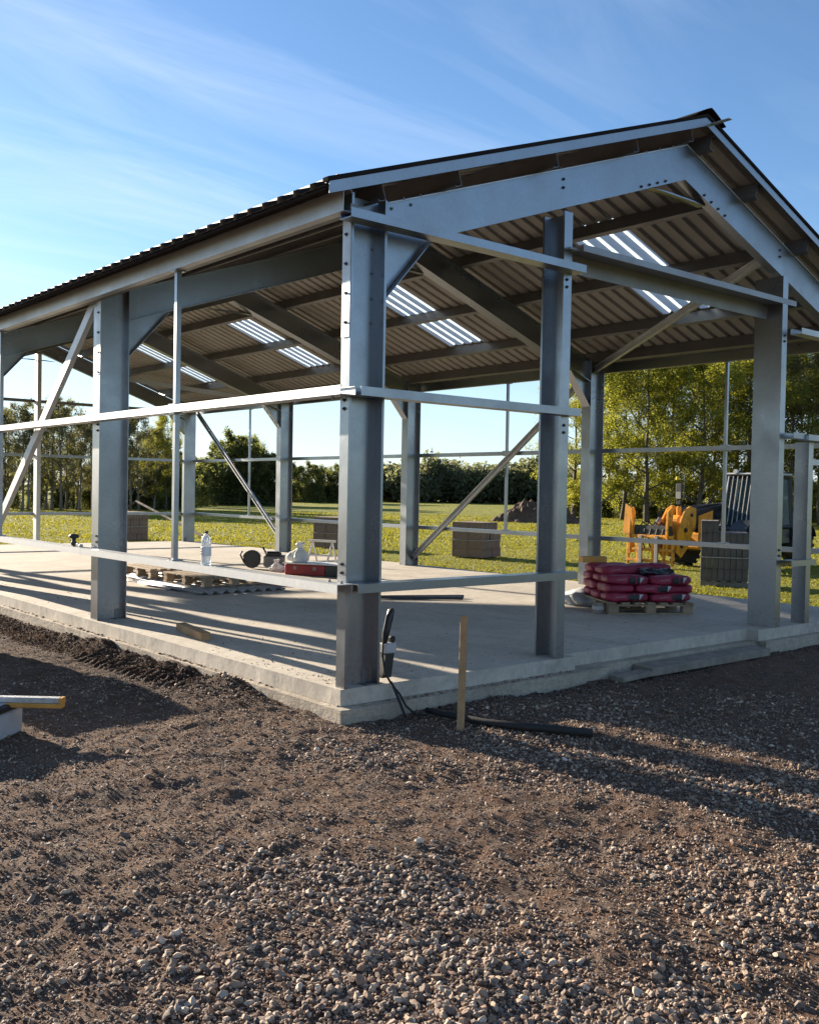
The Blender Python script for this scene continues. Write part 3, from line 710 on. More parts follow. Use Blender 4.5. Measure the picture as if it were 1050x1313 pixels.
PR = [grow_tree(21, 11.0, 3.0, 0.17, 20, 34000, 0.058, 0.07, depth=2), grow_tree(22, 11.5, 2.8, 0.16, 20, 32000, 0.056, 0.09, depth=2),
      grow_tree(23, 10.2, 3.3, 0.18, 19, 34000, 0.058, 0.06, depth=2)]
PB = [grow_tree(31, 12.0, 2.8, 0.16, 18, 5000, 0.09, 0.12, depth=3, leaf_mat='leaf_bud', bark='bark_pale', up_bias=0.8), grow_tree(32, 11.5, 2.6, 0.15, 18, 4600, 0.09, 0.15, depth=3, leaf_mat='leaf_bud', bark='bark_pale', up_bias=0.9)]
PD = [grow_tree(41, 7.0, 2.6, 0.14, 15, 9000, 0.13, 0.06, depth=2, leaf_mat='leaf_dark', skirt=6000), grow_tree(42, 6.0, 2.8, 0.13, 14, 9000, 0.13, 0.05, depth=2, leaf_mat='leaf_dark', skirt=6000)]
def pol(px, d):       # a place seen in picture column px (1050 wide), d metres out along the ground
    a = math.atan((px-525)/1264.0); yaw = YAW+a
    return CAM.x+math.sin(yaw)*d, CAM.y+math.cos(yaw)*d
rt_ = random.Random(5); _cnt = {}
ORD = ['first','second','third','fourth','fifth','sixth','seventh','eighth','ninth','tenth','eleventh','twelfth','thirteenth','fourteenth','fifteenth','sixteenth','seventeenth','eighteenth','nineteenth','twentieth','twenty-first','twenty-second','twenty-third','twenty-fourth','twenty-fifth','twenty-sixth']
def ordl(px, key, text):
    _cnt[key] = _cnt.get(key, -1)+1; return text % ORD[_cnt[key]]
# right-hand belt of spring trees behind the machine
for px, d, kind, s in [(735,68,0,0.90),(766,62,1,0.93),(798,68,2,1.02),(830,62,0,1.0),(862,68,1,1.08),(895,62,2,1.05),(930,68,0,1.12),(975,63,1,0.98),(1035,68,0,0.98),(1085,63,2,0.95)]:
    x, y = pol(px, d)
    place_tree(PR[kind], x, y, s, rt_.uniform(0, 6.28), ordl(px, 'rt', '%s yellow-green leafy tree from the left in the right-hand belt'), 'leafy trees in the right-hand belt', 'leafy_tree')
for px, d, kind, s in [(782,73,1,0.95),(815,74,0,1.0),(846,73,1,1.05),(880,74,0,1.08),(912,73,1,1.1),(945,74,0,1.12),(962,66,1,1.1),(992,72,0,1.06),(1010,66,1,0.98),(1030,73,0,1.0),(1052,66,1,0.98),(1075,72,0,1.0)]:
    x, y = pol(px, d)
    place_tree(PB[kind], x, y, s, rt_.uniform(0, 6.28), ordl(px, 'rb', '%s half-bare twiggy tree from the left in the right-hand belt'), 'half-bare trees in the right-hand belt', 'bare_tree')
for i, (px, d, s) in enumerate([(738,74,0.40),(770,73,0.38),(800,75,0.42),(828,74,0.38),(858,75,0.42),(890,74,0.40),(925,75,0.42),(960,74,0.40),(1000,75,0.42),(1035,74,0.40),(1070,75,0.42)]):
    x, y = pol(px, d); place_tree(PD[i % 2], x, y, s*1.15, rt_.uniform(0, 6.28), ordl(px, 'ru', '%s low dark bush from the left at the foot of the right-hand belt'), 'dark bushes in the right-hand belt', 'bush', s)
# left-hand belt: half-bare trees with dark undergrowth
for i, px in enumerate(range(-45, 205, 10)):
    x, y = pol(px+rt_.uniform(-4, 4), 66+rt_.uniform(0, 8)); lo = 0.56 if px < 180 else 0.50
    place_tree(PB[i % 2], x, y, lo*rt_.uniform(0.9, 1.08), rt_.uniform(0, 6.28), ordl(px, 'lb', '%s thin half-bare tree from the left in the left-hand belt'), 'half-bare trees in the left-hand belt', 'bare_tree')
for i, px in enumerate((-20, 22, 60, 95, 130, 172, 200)):
    x, y = pol(px, 74+rt_.uniform(0, 6))
    place_tree(PR[i % 3], x, y, 0.40 if i != 6 else 0.55, rt_.uniform(0, 6.28), ordl(px, 'lg', '%s green tree from the left deep inside the left-hand belt'), 'green trees in the left-hand belt', 'leafy_tree')
place_tree(PR[1], *pol(212, 70), 0.57, 1.0, 'rounded yellow-green tree at the right end of the left-hand belt', None, 'leafy_tree')
for i, (px, d, s) in enumerate([(-30,76,0.36),(10,75,0.36),(45,76,0.34),(80,75,0.36),(115,76,0.38),(150,75,0.5),(180,74,0.58),(205,74,0.62),(222,75,0.60)]):
    x, y = pol(px, d); place_tree(PD[i % 2], x, y, s, rt_.uniform(0, 6.28), ordl(px, 'lu', '%s low dark bush from the left under the left-hand belt'), 'dark bushes in the left-hand belt', 'bush')
for px, d, s in [(262,96,0.70),(285,98,0.85),(303,96,0.92),(322,97,0.90),(338,99,0.80),(352,97,0.66)]:
    x, y = pol(px, d); place_tree(PD[0 if px % 2 else 1], x, y, s, rt_.uniform(0, 6.28), ordl(px, 'mc', '%s dark rounded tree from the left in the mid-field clump'), 'trees in the mid-field clump', 'leafy_tree')
place_tree(PR[2], *pol(316, 101), 0.66, 2.0, 'tallest lighter tree at the back of the mid-field clump', None, 'leafy_tree')
for i, (px, d, s) in enumerate([(235,84,0.62),(250,90,0.6),(368,125,0.70),(384,128,0.72),(400,124,0.66),(416,128,0.70),(434,126,0.64),(450,128,0.68)]):
    x, y = pol(px, d); place_tree(PD[i % 2], x, y, s, rt_.uniform(0, 6.28), ordl(px, 'hd', '%s dark low tree from the left in the hedge across the field'), 'hedge trees across the field', 'hedge_tree')
# the far wood reads as one mass
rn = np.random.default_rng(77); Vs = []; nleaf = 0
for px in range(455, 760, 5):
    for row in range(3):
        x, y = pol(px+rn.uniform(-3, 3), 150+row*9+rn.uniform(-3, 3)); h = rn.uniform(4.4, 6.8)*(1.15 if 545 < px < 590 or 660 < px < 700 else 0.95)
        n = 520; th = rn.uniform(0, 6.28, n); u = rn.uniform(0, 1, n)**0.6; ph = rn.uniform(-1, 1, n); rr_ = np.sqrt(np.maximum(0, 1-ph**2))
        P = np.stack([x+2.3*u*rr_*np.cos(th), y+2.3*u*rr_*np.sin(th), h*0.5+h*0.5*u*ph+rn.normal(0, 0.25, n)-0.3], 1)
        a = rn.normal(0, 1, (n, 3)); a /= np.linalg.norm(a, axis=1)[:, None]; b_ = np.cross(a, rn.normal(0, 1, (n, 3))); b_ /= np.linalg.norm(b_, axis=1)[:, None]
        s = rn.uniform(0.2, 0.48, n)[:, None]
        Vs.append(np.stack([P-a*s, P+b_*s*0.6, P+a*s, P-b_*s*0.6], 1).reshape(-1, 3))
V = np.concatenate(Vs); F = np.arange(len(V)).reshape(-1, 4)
tag(link('far_wood', meshnp('far_wood', V, F, 'leaf_far_hazed', False)), 'dark far wood closing the field in the middle distance', 'wood', kind='stuff')

# grass tufts in the near field
n = 66000; rn = np.random.default_rng(5)
aa = YAW+np.arctan((rn.uniform(-120, 1170, n)-525)/1264.0); dd = 12+60*rn.uniform(0, 1, n)**1.9
TX = CAM.x+np.sin(aa)*dd; TY = CAM.y+np.cos(aa)*dd
ok = ((TX > 9.0) | (TY > 18.6)); TX, TY, dd = TX[ok], TY[ok], dd[ok]; n = len(TX)
TZ = -0.27+0.05*fbm(TX, TY, 0.3, 3, 6)-0.02
dens = fbm(TX, TY, 0.5, 3, 9); hh = (0.025+0.035*rn.uniform(0, 1, n)+0.05*np.clip(dens, 0, 1))*np.clip(dd/22, 0.9, 1.4)
tri = []
for k in range(3):
    th = rn.uniform(0, 6.28, n); wd = 0.018*np.clip(dd/16, 1, 3.0); lx = rn.normal(0, 0.06, n); ly = rn.normal(0, 0.06, n); ox = rn.normal(0, 0.05, n); oy = rn.normal(0, 0.05, n)
    tri.append(np.stack([np.stack([TX+ox-np.cos(th)*wd, TY+oy-np.sin(th)*wd, TZ], 1), np.stack([TX+ox+np.cos(th)*wd, TY+oy+np.sin(th)*wd, TZ], 1), np.stack([TX+ox+lx, TY+oy+ly, TZ+hh*rn.uniform(0.6, 1.2, n)], 1)], 1))
V = np.concatenate(tri).reshape(-1, 3); F = np.arange(len(V)).reshape(-1, 3)
tag(link('field_grass', meshnp('field_grass', V, F, 'blade', False)), 'rough yellow-green grass covering the field behind the slab', 'grass', kind='stuff')

# ------------------------------------------------------------------ gravel and clods
def ico(sub):
    if sub < 0: return np.array([(1,0,0),(-1,0,0),(0,1,0),(0,-1,0),(0,0,1),(0,0,-1)], float), np.array([(0,2,4),(2,1,4),(1,3,4),(3,0,4),(2,0,5),(1,2,5),(3,1,5),(0,3,5)])
    t = (1+5**0.5)/2
    v = np.array([(-1,t,0),(1,t,0),(-1,-t,0),(1,-t,0),(0,-1,t),(0,1,t),(0,-1,-t),(0,1,-t),(t,0,-1),(t,0,1),(-t,0,-1),(-t,0,1)], float)
    f = [(0,11,5),(0,5,1),(0,1,7),(0,7,10),(0,10,11),(1,5,9),(5,11,4),(11,10,2),(10,7,6),(7,1,8),(3,9,4),(3,4,2),(3,2,6),(3,6,8),(3,8,9),(4,9,5),(2,4,11),(6,2,10),(8,6,7),(9,8,1)]
    v = [x/np.linalg.norm(x) for x in v]
    for _ in range(sub):
        nf = []; cache = {}
        def mid(a, b_):
            k = (min(a, b_), max(a, b_))
            if k not in cache: q = v[a]+v[b_]; v.append(q/np.linalg.norm(q)); cache[k] = len(v)-1
            return cache[k]
        for a, b_, c in f:
            ab, bc, ca = mid(a, b_), mid(b_, c), mid(c, a); nf += [(a,ab,ca),(b_,bc,ab),(c,ca,bc),(ab,bc,ca)]
        f = nf
    return np.array(v), np.array(f)
PAL = np.array([(0.27,0.205,0.155),(0.19,0.148,0.117),(0.36,0.29,0.225),(0.15,0.115,0.093),(0.27,0.18,0.13),(0.22,0.15,0.105),(0.48,0.41,0.33),(0.21,0.168,0.138),(0.12,0.094,0.078),(0.30,0.23,0.17)])
PALB = np.array([(0.20,0.125,0.082),(0.24,0.155,0.105),(0.15,0.095,0.066),(0.30,0.22,0.165),(0.12,0.082,0.062),(0.34,0.28,0.225)])
def stones(name, X_, Y_, size, sub, seed, pal, label, flat=(0.45, 0.8), sink=0.15, zfix=None, mat='stone', cat='gravel', smooth=False):
    rn = np.random.default_rng(seed); n = len(X_); v0, f0 = ico(sub); nv = len(v0)
    # several lumpy variants
    P = np.empty((n, nv, 3))
    var = [v0*(1+0.55*(np.random.default_rng(k).random(nv)-0.5))[:, None] for k in range(24)]
    # chip planes off each variant
    for k in range(24):
        rk = np.random.default_rng(100+k)
        for _ in range(4):
            d = rk.normal(0, 1, 3); d /= np.linalg.norm(d); h = var[k]@d; lim = rk.uniform(0.55, 0.8); over = np.maximum(h-lim, 0); var[k] = var[k]-over[:, None]*d
    var = np.array(var)[rn.integers(0, 24, n)]
    sc = np.stack([size*rn.uniform(0.8, 1.35, n), size*rn.uniform(0.6, 1.0, n), size*rn.uniform(*flat, n)], 1)
    P = var*sc[:, None, :]
    th = rn.uniform(0, 6.28, n); tx = rn.normal(0, 0.38, n); ty = rn.normal(0, 0.38, n)
    cx, sx_ = np.cos(tx), np.sin(tx); y1 = P[..., 1]*cx[:, None]-P[..., 2]*sx_[:, None]; z1 = P[..., 1]*sx_[:, None]+P[..., 2]*cx[:, None]
    cy, sy_ = np.cos(ty), np.sin(ty); x1 = P[..., 0]*cy[:, None]+z1*sy_[:, None]; z2 = -P[..., 0]*sy_[:, None]+z1*cy[:, None]
    cz, sz_ = np.cos(th), np.sin(th); x2 = x1*cz[:, None]-y1*sz_[:, None]; y2 = x1*sz_[:, None]+y1*cz[:, None]
    zb = (gh(X_, Y_) if zfix is None else np.full(n, zfix))+sc[:, 2]*(0.65-sink)+rn.uniform(0, 0.25, n)*size
    V = np.stack([x2+X_[:, None], y2+Y_[:, None], z2+zb[:, None]], -1).reshape(-1, 3)
    F = (f0[None]+np.arange(n)[:, None, None]*nv).reshape(-1, 3)
    me = meshnp(name, V, F, mat, smooth)
    c = pal[rn.integers(0, len(pal), n)]*rn.uniform(0.75, 1.25, n)[:, None]*np.array([1.06, 1.0, 0.93])
    C4 = np.concatenate([np.repeat(c, nv, 0), np.ones((n*nv, 1))], 1)
    ca = me.color_attributes.new('Col', 'FLOAT_COLOR', 'POINT'); ca.data.foreach_set('color', C4.astype(np.float32).ravel())
    return tag(link(name, me), label, cat, kind='stuff')
def scatter(n, rmin, rmax, seed, p=1.0, amin=-90, amax=1140):
    rn = np.random.default_rng(seed); a = YAW+np.arctan((rn.uniform(amin, amax, n)-525)/1264.0); d = np.sqrt(rmin**2+(rmax**2-rmin**2)*rn.uniform(0, 1, n)**p)
    return CAM.x+np.sin(a)*d, CAM.y+np.cos(a)*d, d, rn
def offslab(x, y, m_=0.0): return ~((x > -0.10-m_) & (y > -0.20-m_))
def gdens(x, y):
    d = np.hypot(x-CAM.x, y-CAM.y)
    g = 0.85*np.clip((4.3-d)/0.9, 0, 1)
    for cx, cy, sx_, a in [(-0.85,-2.65,0.30,0.9),(0.15,-0.95,0.5,0.85),(1.2,-2.6,0.6,1.3),(-0.35,-3.4,0.45,0.8),(1.3,-1.3,0.5,1.0),(-0.6,-0.75,0.3,0.6),(-1.6,-2.7,0.3,0.5),(2.3,-1.6,0.6,0.6),(1.9,-3.2,0.7,0.7)]:
        g = g+a*np.exp(-((x-cx)**2+(y-cy)**2)/(2*sx_**2))
    return np.clip((0.9*g+0.9*fbm(x, y, 1.1, 3, 12)-0.02)*np.clip(1.0+2.2*fbm(x, y, 1.9, 3, 41), 0.12, 1.5), 0.03, 1.15)
x, y, d, rn = scatter(132000, 2.5, 8.5, 1, 1.5)
gd_ = gdens(x, y); ok = offslab(x, y) & (rn.uniform(0, 1, len(x)) < gd_*0.72+0.17); x, y, d, gd_ = x[ok], y[ok], d[ok], gd_[ok]
sz = lambda n, s, lo, hi: lo+(hi-lo)*np.random.default_rng(s).beta(1.5, 3.6, n)
size = np.where(np.random.default_rng(4).random(len(x)) < 0.03+0.16*np.clip(gd_, 0, 1), sz(len(x), 2, 0.0095, 0.023), sz(len(x), 1, 0.003, 0.0125))
big = (size > 0.011) & (d < 4.6)
stones('gravel', x[big], y[big], size[big], 1, 5, PAL, 'coarse grey and buff stones strewn across the foreground', sink=0.35)
stones('gravel', x[~big], y[~big], size[~big], 0, 6, np.concatenate([PAL, PALB]), 'small grey-brown gravel lying all over the yard', sink=0.25)
x, y, d, rn = scatter(60000, 2.5, 12, 2, 1.3)
ok = offslab(x, y); x, y = x[ok], y[ok]
stones('grit', x, y, sz(len(x), 3, 0.003, 0.011), -1, 7, PALB, 'brown grit and stone chips trodden into the yard soil')
# clods of dark earth pushed against the slab
rn = np.random.default_rng(8); n = 2600
yy = rn.uniform(0.5, 9, n); xx = -0.14-np.abs(rn.normal(0, 0.16, n))
k = rn.uniform(0, 1, n) < np.clip(0.35+1.4*fbm(xx*0, yy, 1.0, 3, 8), 0.08, 1); xx, yy = xx[k], yy[k]
stones('earth_clods', xx, yy, sz(len(xx), 4, 0.004, 0.022), 0, 9, np.array([(0.085,0.058,0.044),(0.11,0.078,0.058),(0.065,0.046,0.036)]), 'dark earth clods pushed up along the left edge of the slab', (0.6, 0.9), 0.2, cat='earth')
xx = np.concatenate([rn.uniform(0.1, 2.6, 500), rn.uniform(2.5, 8, 500)]); yy = np.where(xx < 2.5, -0.22, -0.2)-np.abs(rn.normal(0, 0.10, 1000))
stones('earth_clods', xx, yy, sz(1000, 5, 0.004, 0.022), 0, 10, np.array([(0.05,0.037,0.03),(0.07,0.052,0.042),(0.11,0.09,0.075)]), 'dark earth and stones along the gable edge of the slab', (0.6, 0.9), 0.2, cat='earth')

yy = rn.uniform(-0.1, 12, 900); xx = rn.uniform(-0.075, -0.035, 900); k = rn.uniform(0, 1, 900) < np.clip(0.5+1.5*fbm(xx*0, yy, 1.5, 3, 50), 0.05, 1)
yy2 = rn.uniform(-0.175, -0.115, 260); xx2 = rn.uniform(0, 2.4, 260)
X2 = np.concatenate([xx[k], xx2]); Y2 = np.concatenate([yy[k], yy2])
stones('concrete_crumbs', X2, Y2, sz(len(X2), 6, 0.003, 0.022), 0, 21, np.array([(0.42,0.36,0.28),(0.34,0.29,0.225),(0.24,0.19,0.145),(0.15,0.11,0.085)]), 'crumbs of spilt concrete along the ledge of the slab', (0.4, 0.8), 0.3, -0.118, cat='concrete crumbs')

n = 900; xx = np.where(rn.random(n) < 0.5, np.abs(rn.normal(0, 0.5, n)), rn.uniform(0.2, 7.5, n)); yy = np.where(rn.random(n) < 0.5, rn.uniform(0, 9, n), 0.06+np.abs(rn.normal(0, 0.8, n)))
k = (fbm(xx, yy, 1.2, 3, 60) > -0.12) & (yy > 0.05); xx, yy = xx[k], yy[k]
stones('slab_dirt', xx, yy, sz(len(xx), 7, 0.002, 0.012), 0, 23, np.array([(0.20,0.14,0.10),(0.12,0.085,0.06),(0.30,0.25,0.20)]), 'crumbs of soil and grit trodden onto the slab', (0.4, 0.8), 0.3, 0.0, cat='soil')

# ------------------------------------------------------------------ pallets, blocks, bags
def make_pallet(name, wx, wy, mat, label, loc, rz, parent=None, group=None):
    t = thing(name, label, 'pallet', loc, rz, group) if parent is None else link(name, None, parent, loc, (0, 0, rz))
    rg = random.Random(int(wx*100))
    for i in range(7):
        x_ = -wx/2+0.05+(wx-0.1)*i/6; mb = MB(); dz = rg.uniform(-0.002, 0.003)
        mb.bbox((x_-0.048, -wy/2, 0.118+dz), (x_+0.048, wy/2, 0.138+dz), 0.003); mb.obj('board', mat, t)
    for j in (-1, 0, 1):
        mb = MB(); mb.bbox((-wx/2, j*(wy/2-0.05)-0.045, 0.096), (wx/2, j*(wy/2-0.05)+0.045, 0.117), 0.003); mb.obj('stringer', mat, t)
        mb = MB(); mb.bbox((-wx/2, j*(wy/2-0.05)-0.045, 0.0), (wx/2, j*(wy/2-0.05)+0.045, 0.020), 0.003); mb.obj('skid', mat, t)
        for i in (-1, 0, 1):
            mb = MB(); mb.bbox((i*(wx/2-0.07)-0.06, j*(wy/2-0.05)-0.045, 0.021), (i*(wx/2-0.07)+0.06, j*(wy/2-0.05)+0.045, 0.095), 0.004); mb.obj('block', mat, t)
    return t
# bag of plaster: pillow with sealed ends
BN = 4.6; BL = (0.257, 0.165, 0.056)
def bag_mesh(seed):
    """filled sack: rounded block with creases and crimped ends"""
    nseg = 11; V = []; F = []; idx = {}; rg = random.Random(seed); ph = [rg.uniform(0, 6.28) for _ in range(6)]
    def pt(c):
        if c in idx: return idx[c]
        q = [2*k/nseg-1 for k in c]; r_ = sum(abs(k)**BN for k in q)**(-1/BN); u, v_, w_ = [k*r_ for k in q]
        bulge = 1+0.05*math.sin(7*u+ph[0])*math.cos(6*v_+ph[1])+0.035*math.sin(13*u+ph[2]+4*v_)+0.03*math.sin(9*v_-6*u+ph[5])
        pin = 1-0.22*max(0, abs(u)-0.72)/0.28
        idx[c] = len(V); V.append((BL[0]*u, BL[1]*v_*bulge, BL[2]*(1+w_*bulge*pin*(1+0.10*math.sin(3*u+ph[3])*math.cos(2.5*v_+ph[4])))))
        return idx[c]
    for ax in range(3):
        for side in (0, nseg):
            for i in range(nseg):
                for j in range(nseg):
                    def cc(a, b_):
                        c = [0, 0, 0]; c[ax] = side; c[(ax+1) % 3] = a; c[(ax+2) % 3] = b_; return pt(tuple(c))
                    f = (cc(i, j), cc(i+1, j), cc(i+1, j+1), cc(i, j+1)); F.append(f if side else f[::-1])
    mb = MB(); mb.v = V; mb.f = F; mb.mi = [0]*len(F); return mb.mesh('bag', 'bag_red', True)
BAGS = [bag_mesh(s) for s in (1, 2, 3)]
def print_patch(name, pts, mat, yoff=-0.178):
    # thin printed patch laid on the bulging long side of the bag (normal -y), pts in (x,z)
    mb = MB()
    f = lambda x_, z_: -BL[1]*1.045*max(0.05, 1-abs(x_/BL[0])**BN-abs((z_-BL[2])/BL[2])**BN)**(1/BN)-0.002
    (a, b_, c, d) = [Vector((p_[0], 0, p_[1])) for p_ in (pts if len(pts) == 4 else list(pts)+[pts[-1]])]; n = 4; V = []
    for i in range(n+1):
        for j in range(n+1):
            q = a.lerp(b_, i/n).lerp(d.lerp(c, i/n), j/n); V.append((q.x, f(q.x, q.z), q.z))
    mb.add(V, [(i*(n+1)+j, (i+1)*(n+1)+j, (i+1)*(n+1)+j+1, i*(n+1)+j+1) for i in range(n) for j in range(n)]); return mb.mesh(name, mat)
PM_BLACK = print_patch('print', [(0.0,0.02),(0.12,0.02),(0.12,0.094),(0.0,0.094)], 'print_black')
PM_WHITE = print_patch('print', [(0.122,0.026),(0.172,0.09),(0.125,0.092)], 'print_white')
PM_PINK = print_patch('print', [(-0.155,0.048),(-0.04,0.057),(-0.04,0.074),(-0.155,0.065)], 'print_pink')
PRZ = R(-32.0)
bp = make_pallet('wooden_pallet', 1.03, 0.98, 'timber_pallet', 'pale wooden pallet under the stack of red bags', (0, 0, 0), PRZ)
A = Vector((4.97, 1.58, 0)); ex = Vector((math.cos(PRZ), math.sin(PRZ), 0)); ey = Vector((-math.sin(PRZ), math.cos(PRZ), 0))
PC = A+ex*0.515+ey*0.49; bp.location = PC
rb = random.Random(4); LAY = ['bottom', 'second', 'third', 'top']
WHERE = {}
def red_bag(c, rz, tilt, layer, prints, where):
    o = link('plaster_bag', None, None, c, (tilt[0], tilt[1], PRZ+rz)); tag(o, 'dark red plastic bag at the %s of the %s layer on the pallet' % (where, LAY[layer]), 'bag', 'red bags stacked on the pallet')
    link('sack', BAGS[rb.randrange(3)], o)
    if prints:
        for me in (PM_BLACK, PM_WHITE): link('print', me, o)
    link('print', PM_PINK, o)
for lay in range(4):
    z_ = 0.137+lay*0.098
    if lay % 2 == 0:   # two long sides to the front, ends behind
        spots = [(-0.29, -0.34, 0, True), (0.29, -0.34, 0, True), (-0.29, 0.05, 0, False), (0.29, 0.05, 0, False), (-0.29, 0.40, 0, False), (0.29, 0.40, 0, False)]
    else:
        spots = [(-0.385, -0.24, math.pi/2, False), (0.0+0.10, -0.34, 0, True), (0.02, 0.02, 0, False), (0.46, -0.2, -math.pi/2, False), (-0.385, 0.33, math.pi/2, False), (0.1, 0.38, 0, False)]
    if lay == 3: spots = [(-0.27, -0.02, 0.12, False), (-0.30, 0.36, 0, False), (0.30, 0.33, -0.2, False)]
    for sx_, sy_, rz, pr in [(a*0.87, b_*0.87, c, d) for a, b_, c, d in spots]:
        c = PC+ex*(sx_+rb.uniform(-0.012, 0.012))+ey*(sy_+rb.uniform(-0.012, 0.012)); c.z = z_+rb.uniform(-0.003, 0.004)
        red_bag(c, rz+rb.uniform(-0.06, 0.06), (rb.uniform(-0.03, 0.03), rb.uniform(-0.03, 0.03)), lay, pr, ('front' if sy_ < -0.09 else 'middle' if sy_ < 0.17 else 'back')+(' left' if sx_ < -0.13 else ' right' if sx_ > 0.22 else ' centre'))
# folded black sheeting and a timber on the bags
mb = MB(); gx = 14; gy = 10; rg = np.random.default_rng(2); V = []
for i in range(gx+1):
    for j in range(gy+1):
        u, v_ = i/gx, j/gy; V.append((u*0.42-0.21, v_*0.34-0.17, 0.018+0.05*math.sin(7*u+3*v_)**2*math.sin(math.pi*v_)+0.02*rg.random()))
mb.add(V, [(i*(gy+1)+j, (i+1)*(gy+1)+j, (i+1)*(gy+1)+j+1, i*(gy+1)+j+1) for i in range(gx) for j in range(gy)])
mb.add([(x_, y_, -0.004) for x_, y_, z_ in V], [(i*(gy+1)+j, i*(gy+1)+j+1, (i+1)*(gy+1)+j+1, (i+1)*(gy+1)+j) for i in range(gx) for j in range(gy)])
o = mb.obj('plastic_sheet', 'black_plastic', None, True); tag(o, 'crumpled black plastic sheet on top of the red bags', 'sheet'); c = PC+ex*0.16+ey*-0.12; o.location = (c.x, c.y, 0.436); o.rotation_euler = (0, 0, PRZ)
mb = MB(); mb.bbox((-0.16, -0.06, 0), (0.16, 0.06, 0.075), 0.006); o = mb.obj('cardboard_box', 'orange_timber'); tag(o, 'small tan carton lying at the back left of the red bags', 'box'); c = PC+ex*-0.40+ey*0.42; o.location = (c.x, c.y, 0.536); o.rotation_euler = (0, 0, PRZ+0.1)
mb = MB(); mb.bbox((-0.05, -0.045, 0), (0.05, 0.045, 0.13), 0.006); mb.box((-0.052, -0.046, 0.05), (0.052, 0.046, 0.09), 1)
o = mb.obj('timber_block', ['timber_grey', 'strap']); tag(o, 'short timber block standing at the left end of the bag pallet', 'timber'); c = PC+ex*-0.60+ey*-0.38; o.location = (c.x, c.y, 0); o.rotation_euler = (0, 0, PRZ+0.2)

# packs of concrete blocks
def block_pack(name, label, loc, rz, nxb, nyb, courses, mat, tag_strap=True, pallet=True, gap=0.0, drop=0, gone=()):
    t = thing(name, label, 'blocks', loc, rz, 'packs of concrete blocks'); bx_, by_, bz_ = 0.1, 0.44, 0.215
    wx, wy = nxb*(bx_+0.004), nyb*(by_+0.004); z0 = 0.0; rg = random.Random(len(label))
    if pallet:
        for j in (-0.42, 0, 0.42):
            mb = MB(); mb.bbox((-wx/2, j*wy-0.045, 0.0), (wx/2, j*wy+0.045, 0.09), 0.004); mb.obj('pallet_bearer', 'timber_grey', t)
        for i in range(5):
            x_ = -wx/2+0.06+(wx-0.12)*i/4; mb = MB(); mb.bbox((x_-0.05, -wy/2, 0.091), (x_+0.05, wy/2, 0.112), 0.003); mb.obj('pallet_board', 'timber_grey', t)
        z0 = 0.113
    mb = MB(); mb.bbox((-bx_/2, -by_/2, 0), (bx_/2, by_/2, bz_), 0.006); me = mb.mesh('block', mat)
    for c in range(courses):
        for i in range(nxb):
            for j in range(nyb):
                if 0 < i < nxb-1 and 0 < j < nyb-1 and c < courses-1: continue
                if (c, i, j) in gone: continue
                zz_ = z0+c*(bz_+0.002)+(0.006 if c >= 2 else 0)
                link('block', me, t, (-wx/2+(i+0.5)*(bx_+0.004)+rg.uniform(-0.0015, 0.0015), -wy/2+(j+0.5)*(by_+0.004)+rg.uniform(-0.012, 0.012), zz_), (0, 0, rg.uniform(-0.008, 0.008)))
    if tag_strap:
        zs = z0+min(2, courses-1)*(bz_+0.002)-0.016 if courses > 1 else z0+0.1; e = 0.016
        mb = MB()
        for lo, hi in (((-wx/2-e,-wy/2-e,zs),(wx/2+e,-wy/2-e+0.003,zs+0.016)), ((-wx/2-e,wy/2+e-0.003,zs),(wx/2+e,wy/2+e,zs+0.016)), ((-wx/2-e,-wy/2-e+0.004,zs),(-wx/2-e+0.003,wy/2+e-0.004,zs+0.016)), ((wx/2+e-0.003,-wy/2-e+0.004,zs),(wx/2+e,wy/2+e-0.004,zs+0.016))): mb.box(lo, hi)
        mb.obj('strap', 'strap', t)
    return t
block_pack('block_pack', 'brown concrete block pack standing on grass beside the diagonal wall brace', (13.28, 12.35, -0.24), R(17), 9, 2, 4, 'block_brown', pallet=False, gone=((2, 3, 0), (3, 8, 0), (3, 7, 0)))
block_pack('block_pack', 'tall grey-brown block pack on a pallet in front of the yellow machine', (12.28, 4.70, -0.27), R(-57), 8, 2, 5, 'block_grey', gone=[(4, i, j) for i in range(3, 8) for j in (0, 1)])
block_pack('block_pack', 'brown block pack half hidden behind the corner column', (12.3, 17.0, -0.26), R(12), 9, 2, 4, 'block_brown', pallet=False)
block_pack('block_pack', 'brown block pack beyond the slab beside the second column', (8.72, 22.9, -0.27), R(10), 9, 2, 4, 'block_brown', pallet=False)
block_pack('block_pack', 'block pack on a pallet out in the yard left of the second column', (-1.75, 5.25, -0.24), R(-4), 9, 2, 5, 'block_brown')  # stand-in added out of view, sized to cast the shadow on the yard

# dark bar leaning from the far block pack down to the slab
mb = MB(); mb.cyl((8.75, 22.3, 0.93), (8.62, 17.62, 0.02), 0.035, n=8); mb.cyl((8.75, 22.3, 0.93), (8.55, 22.6, 0.70), 0.035, n=8)
tag(mb.obj('prop_bar', 'bark'), 'long dark bar sloping down from the block pack to the slab edge', 'bar')
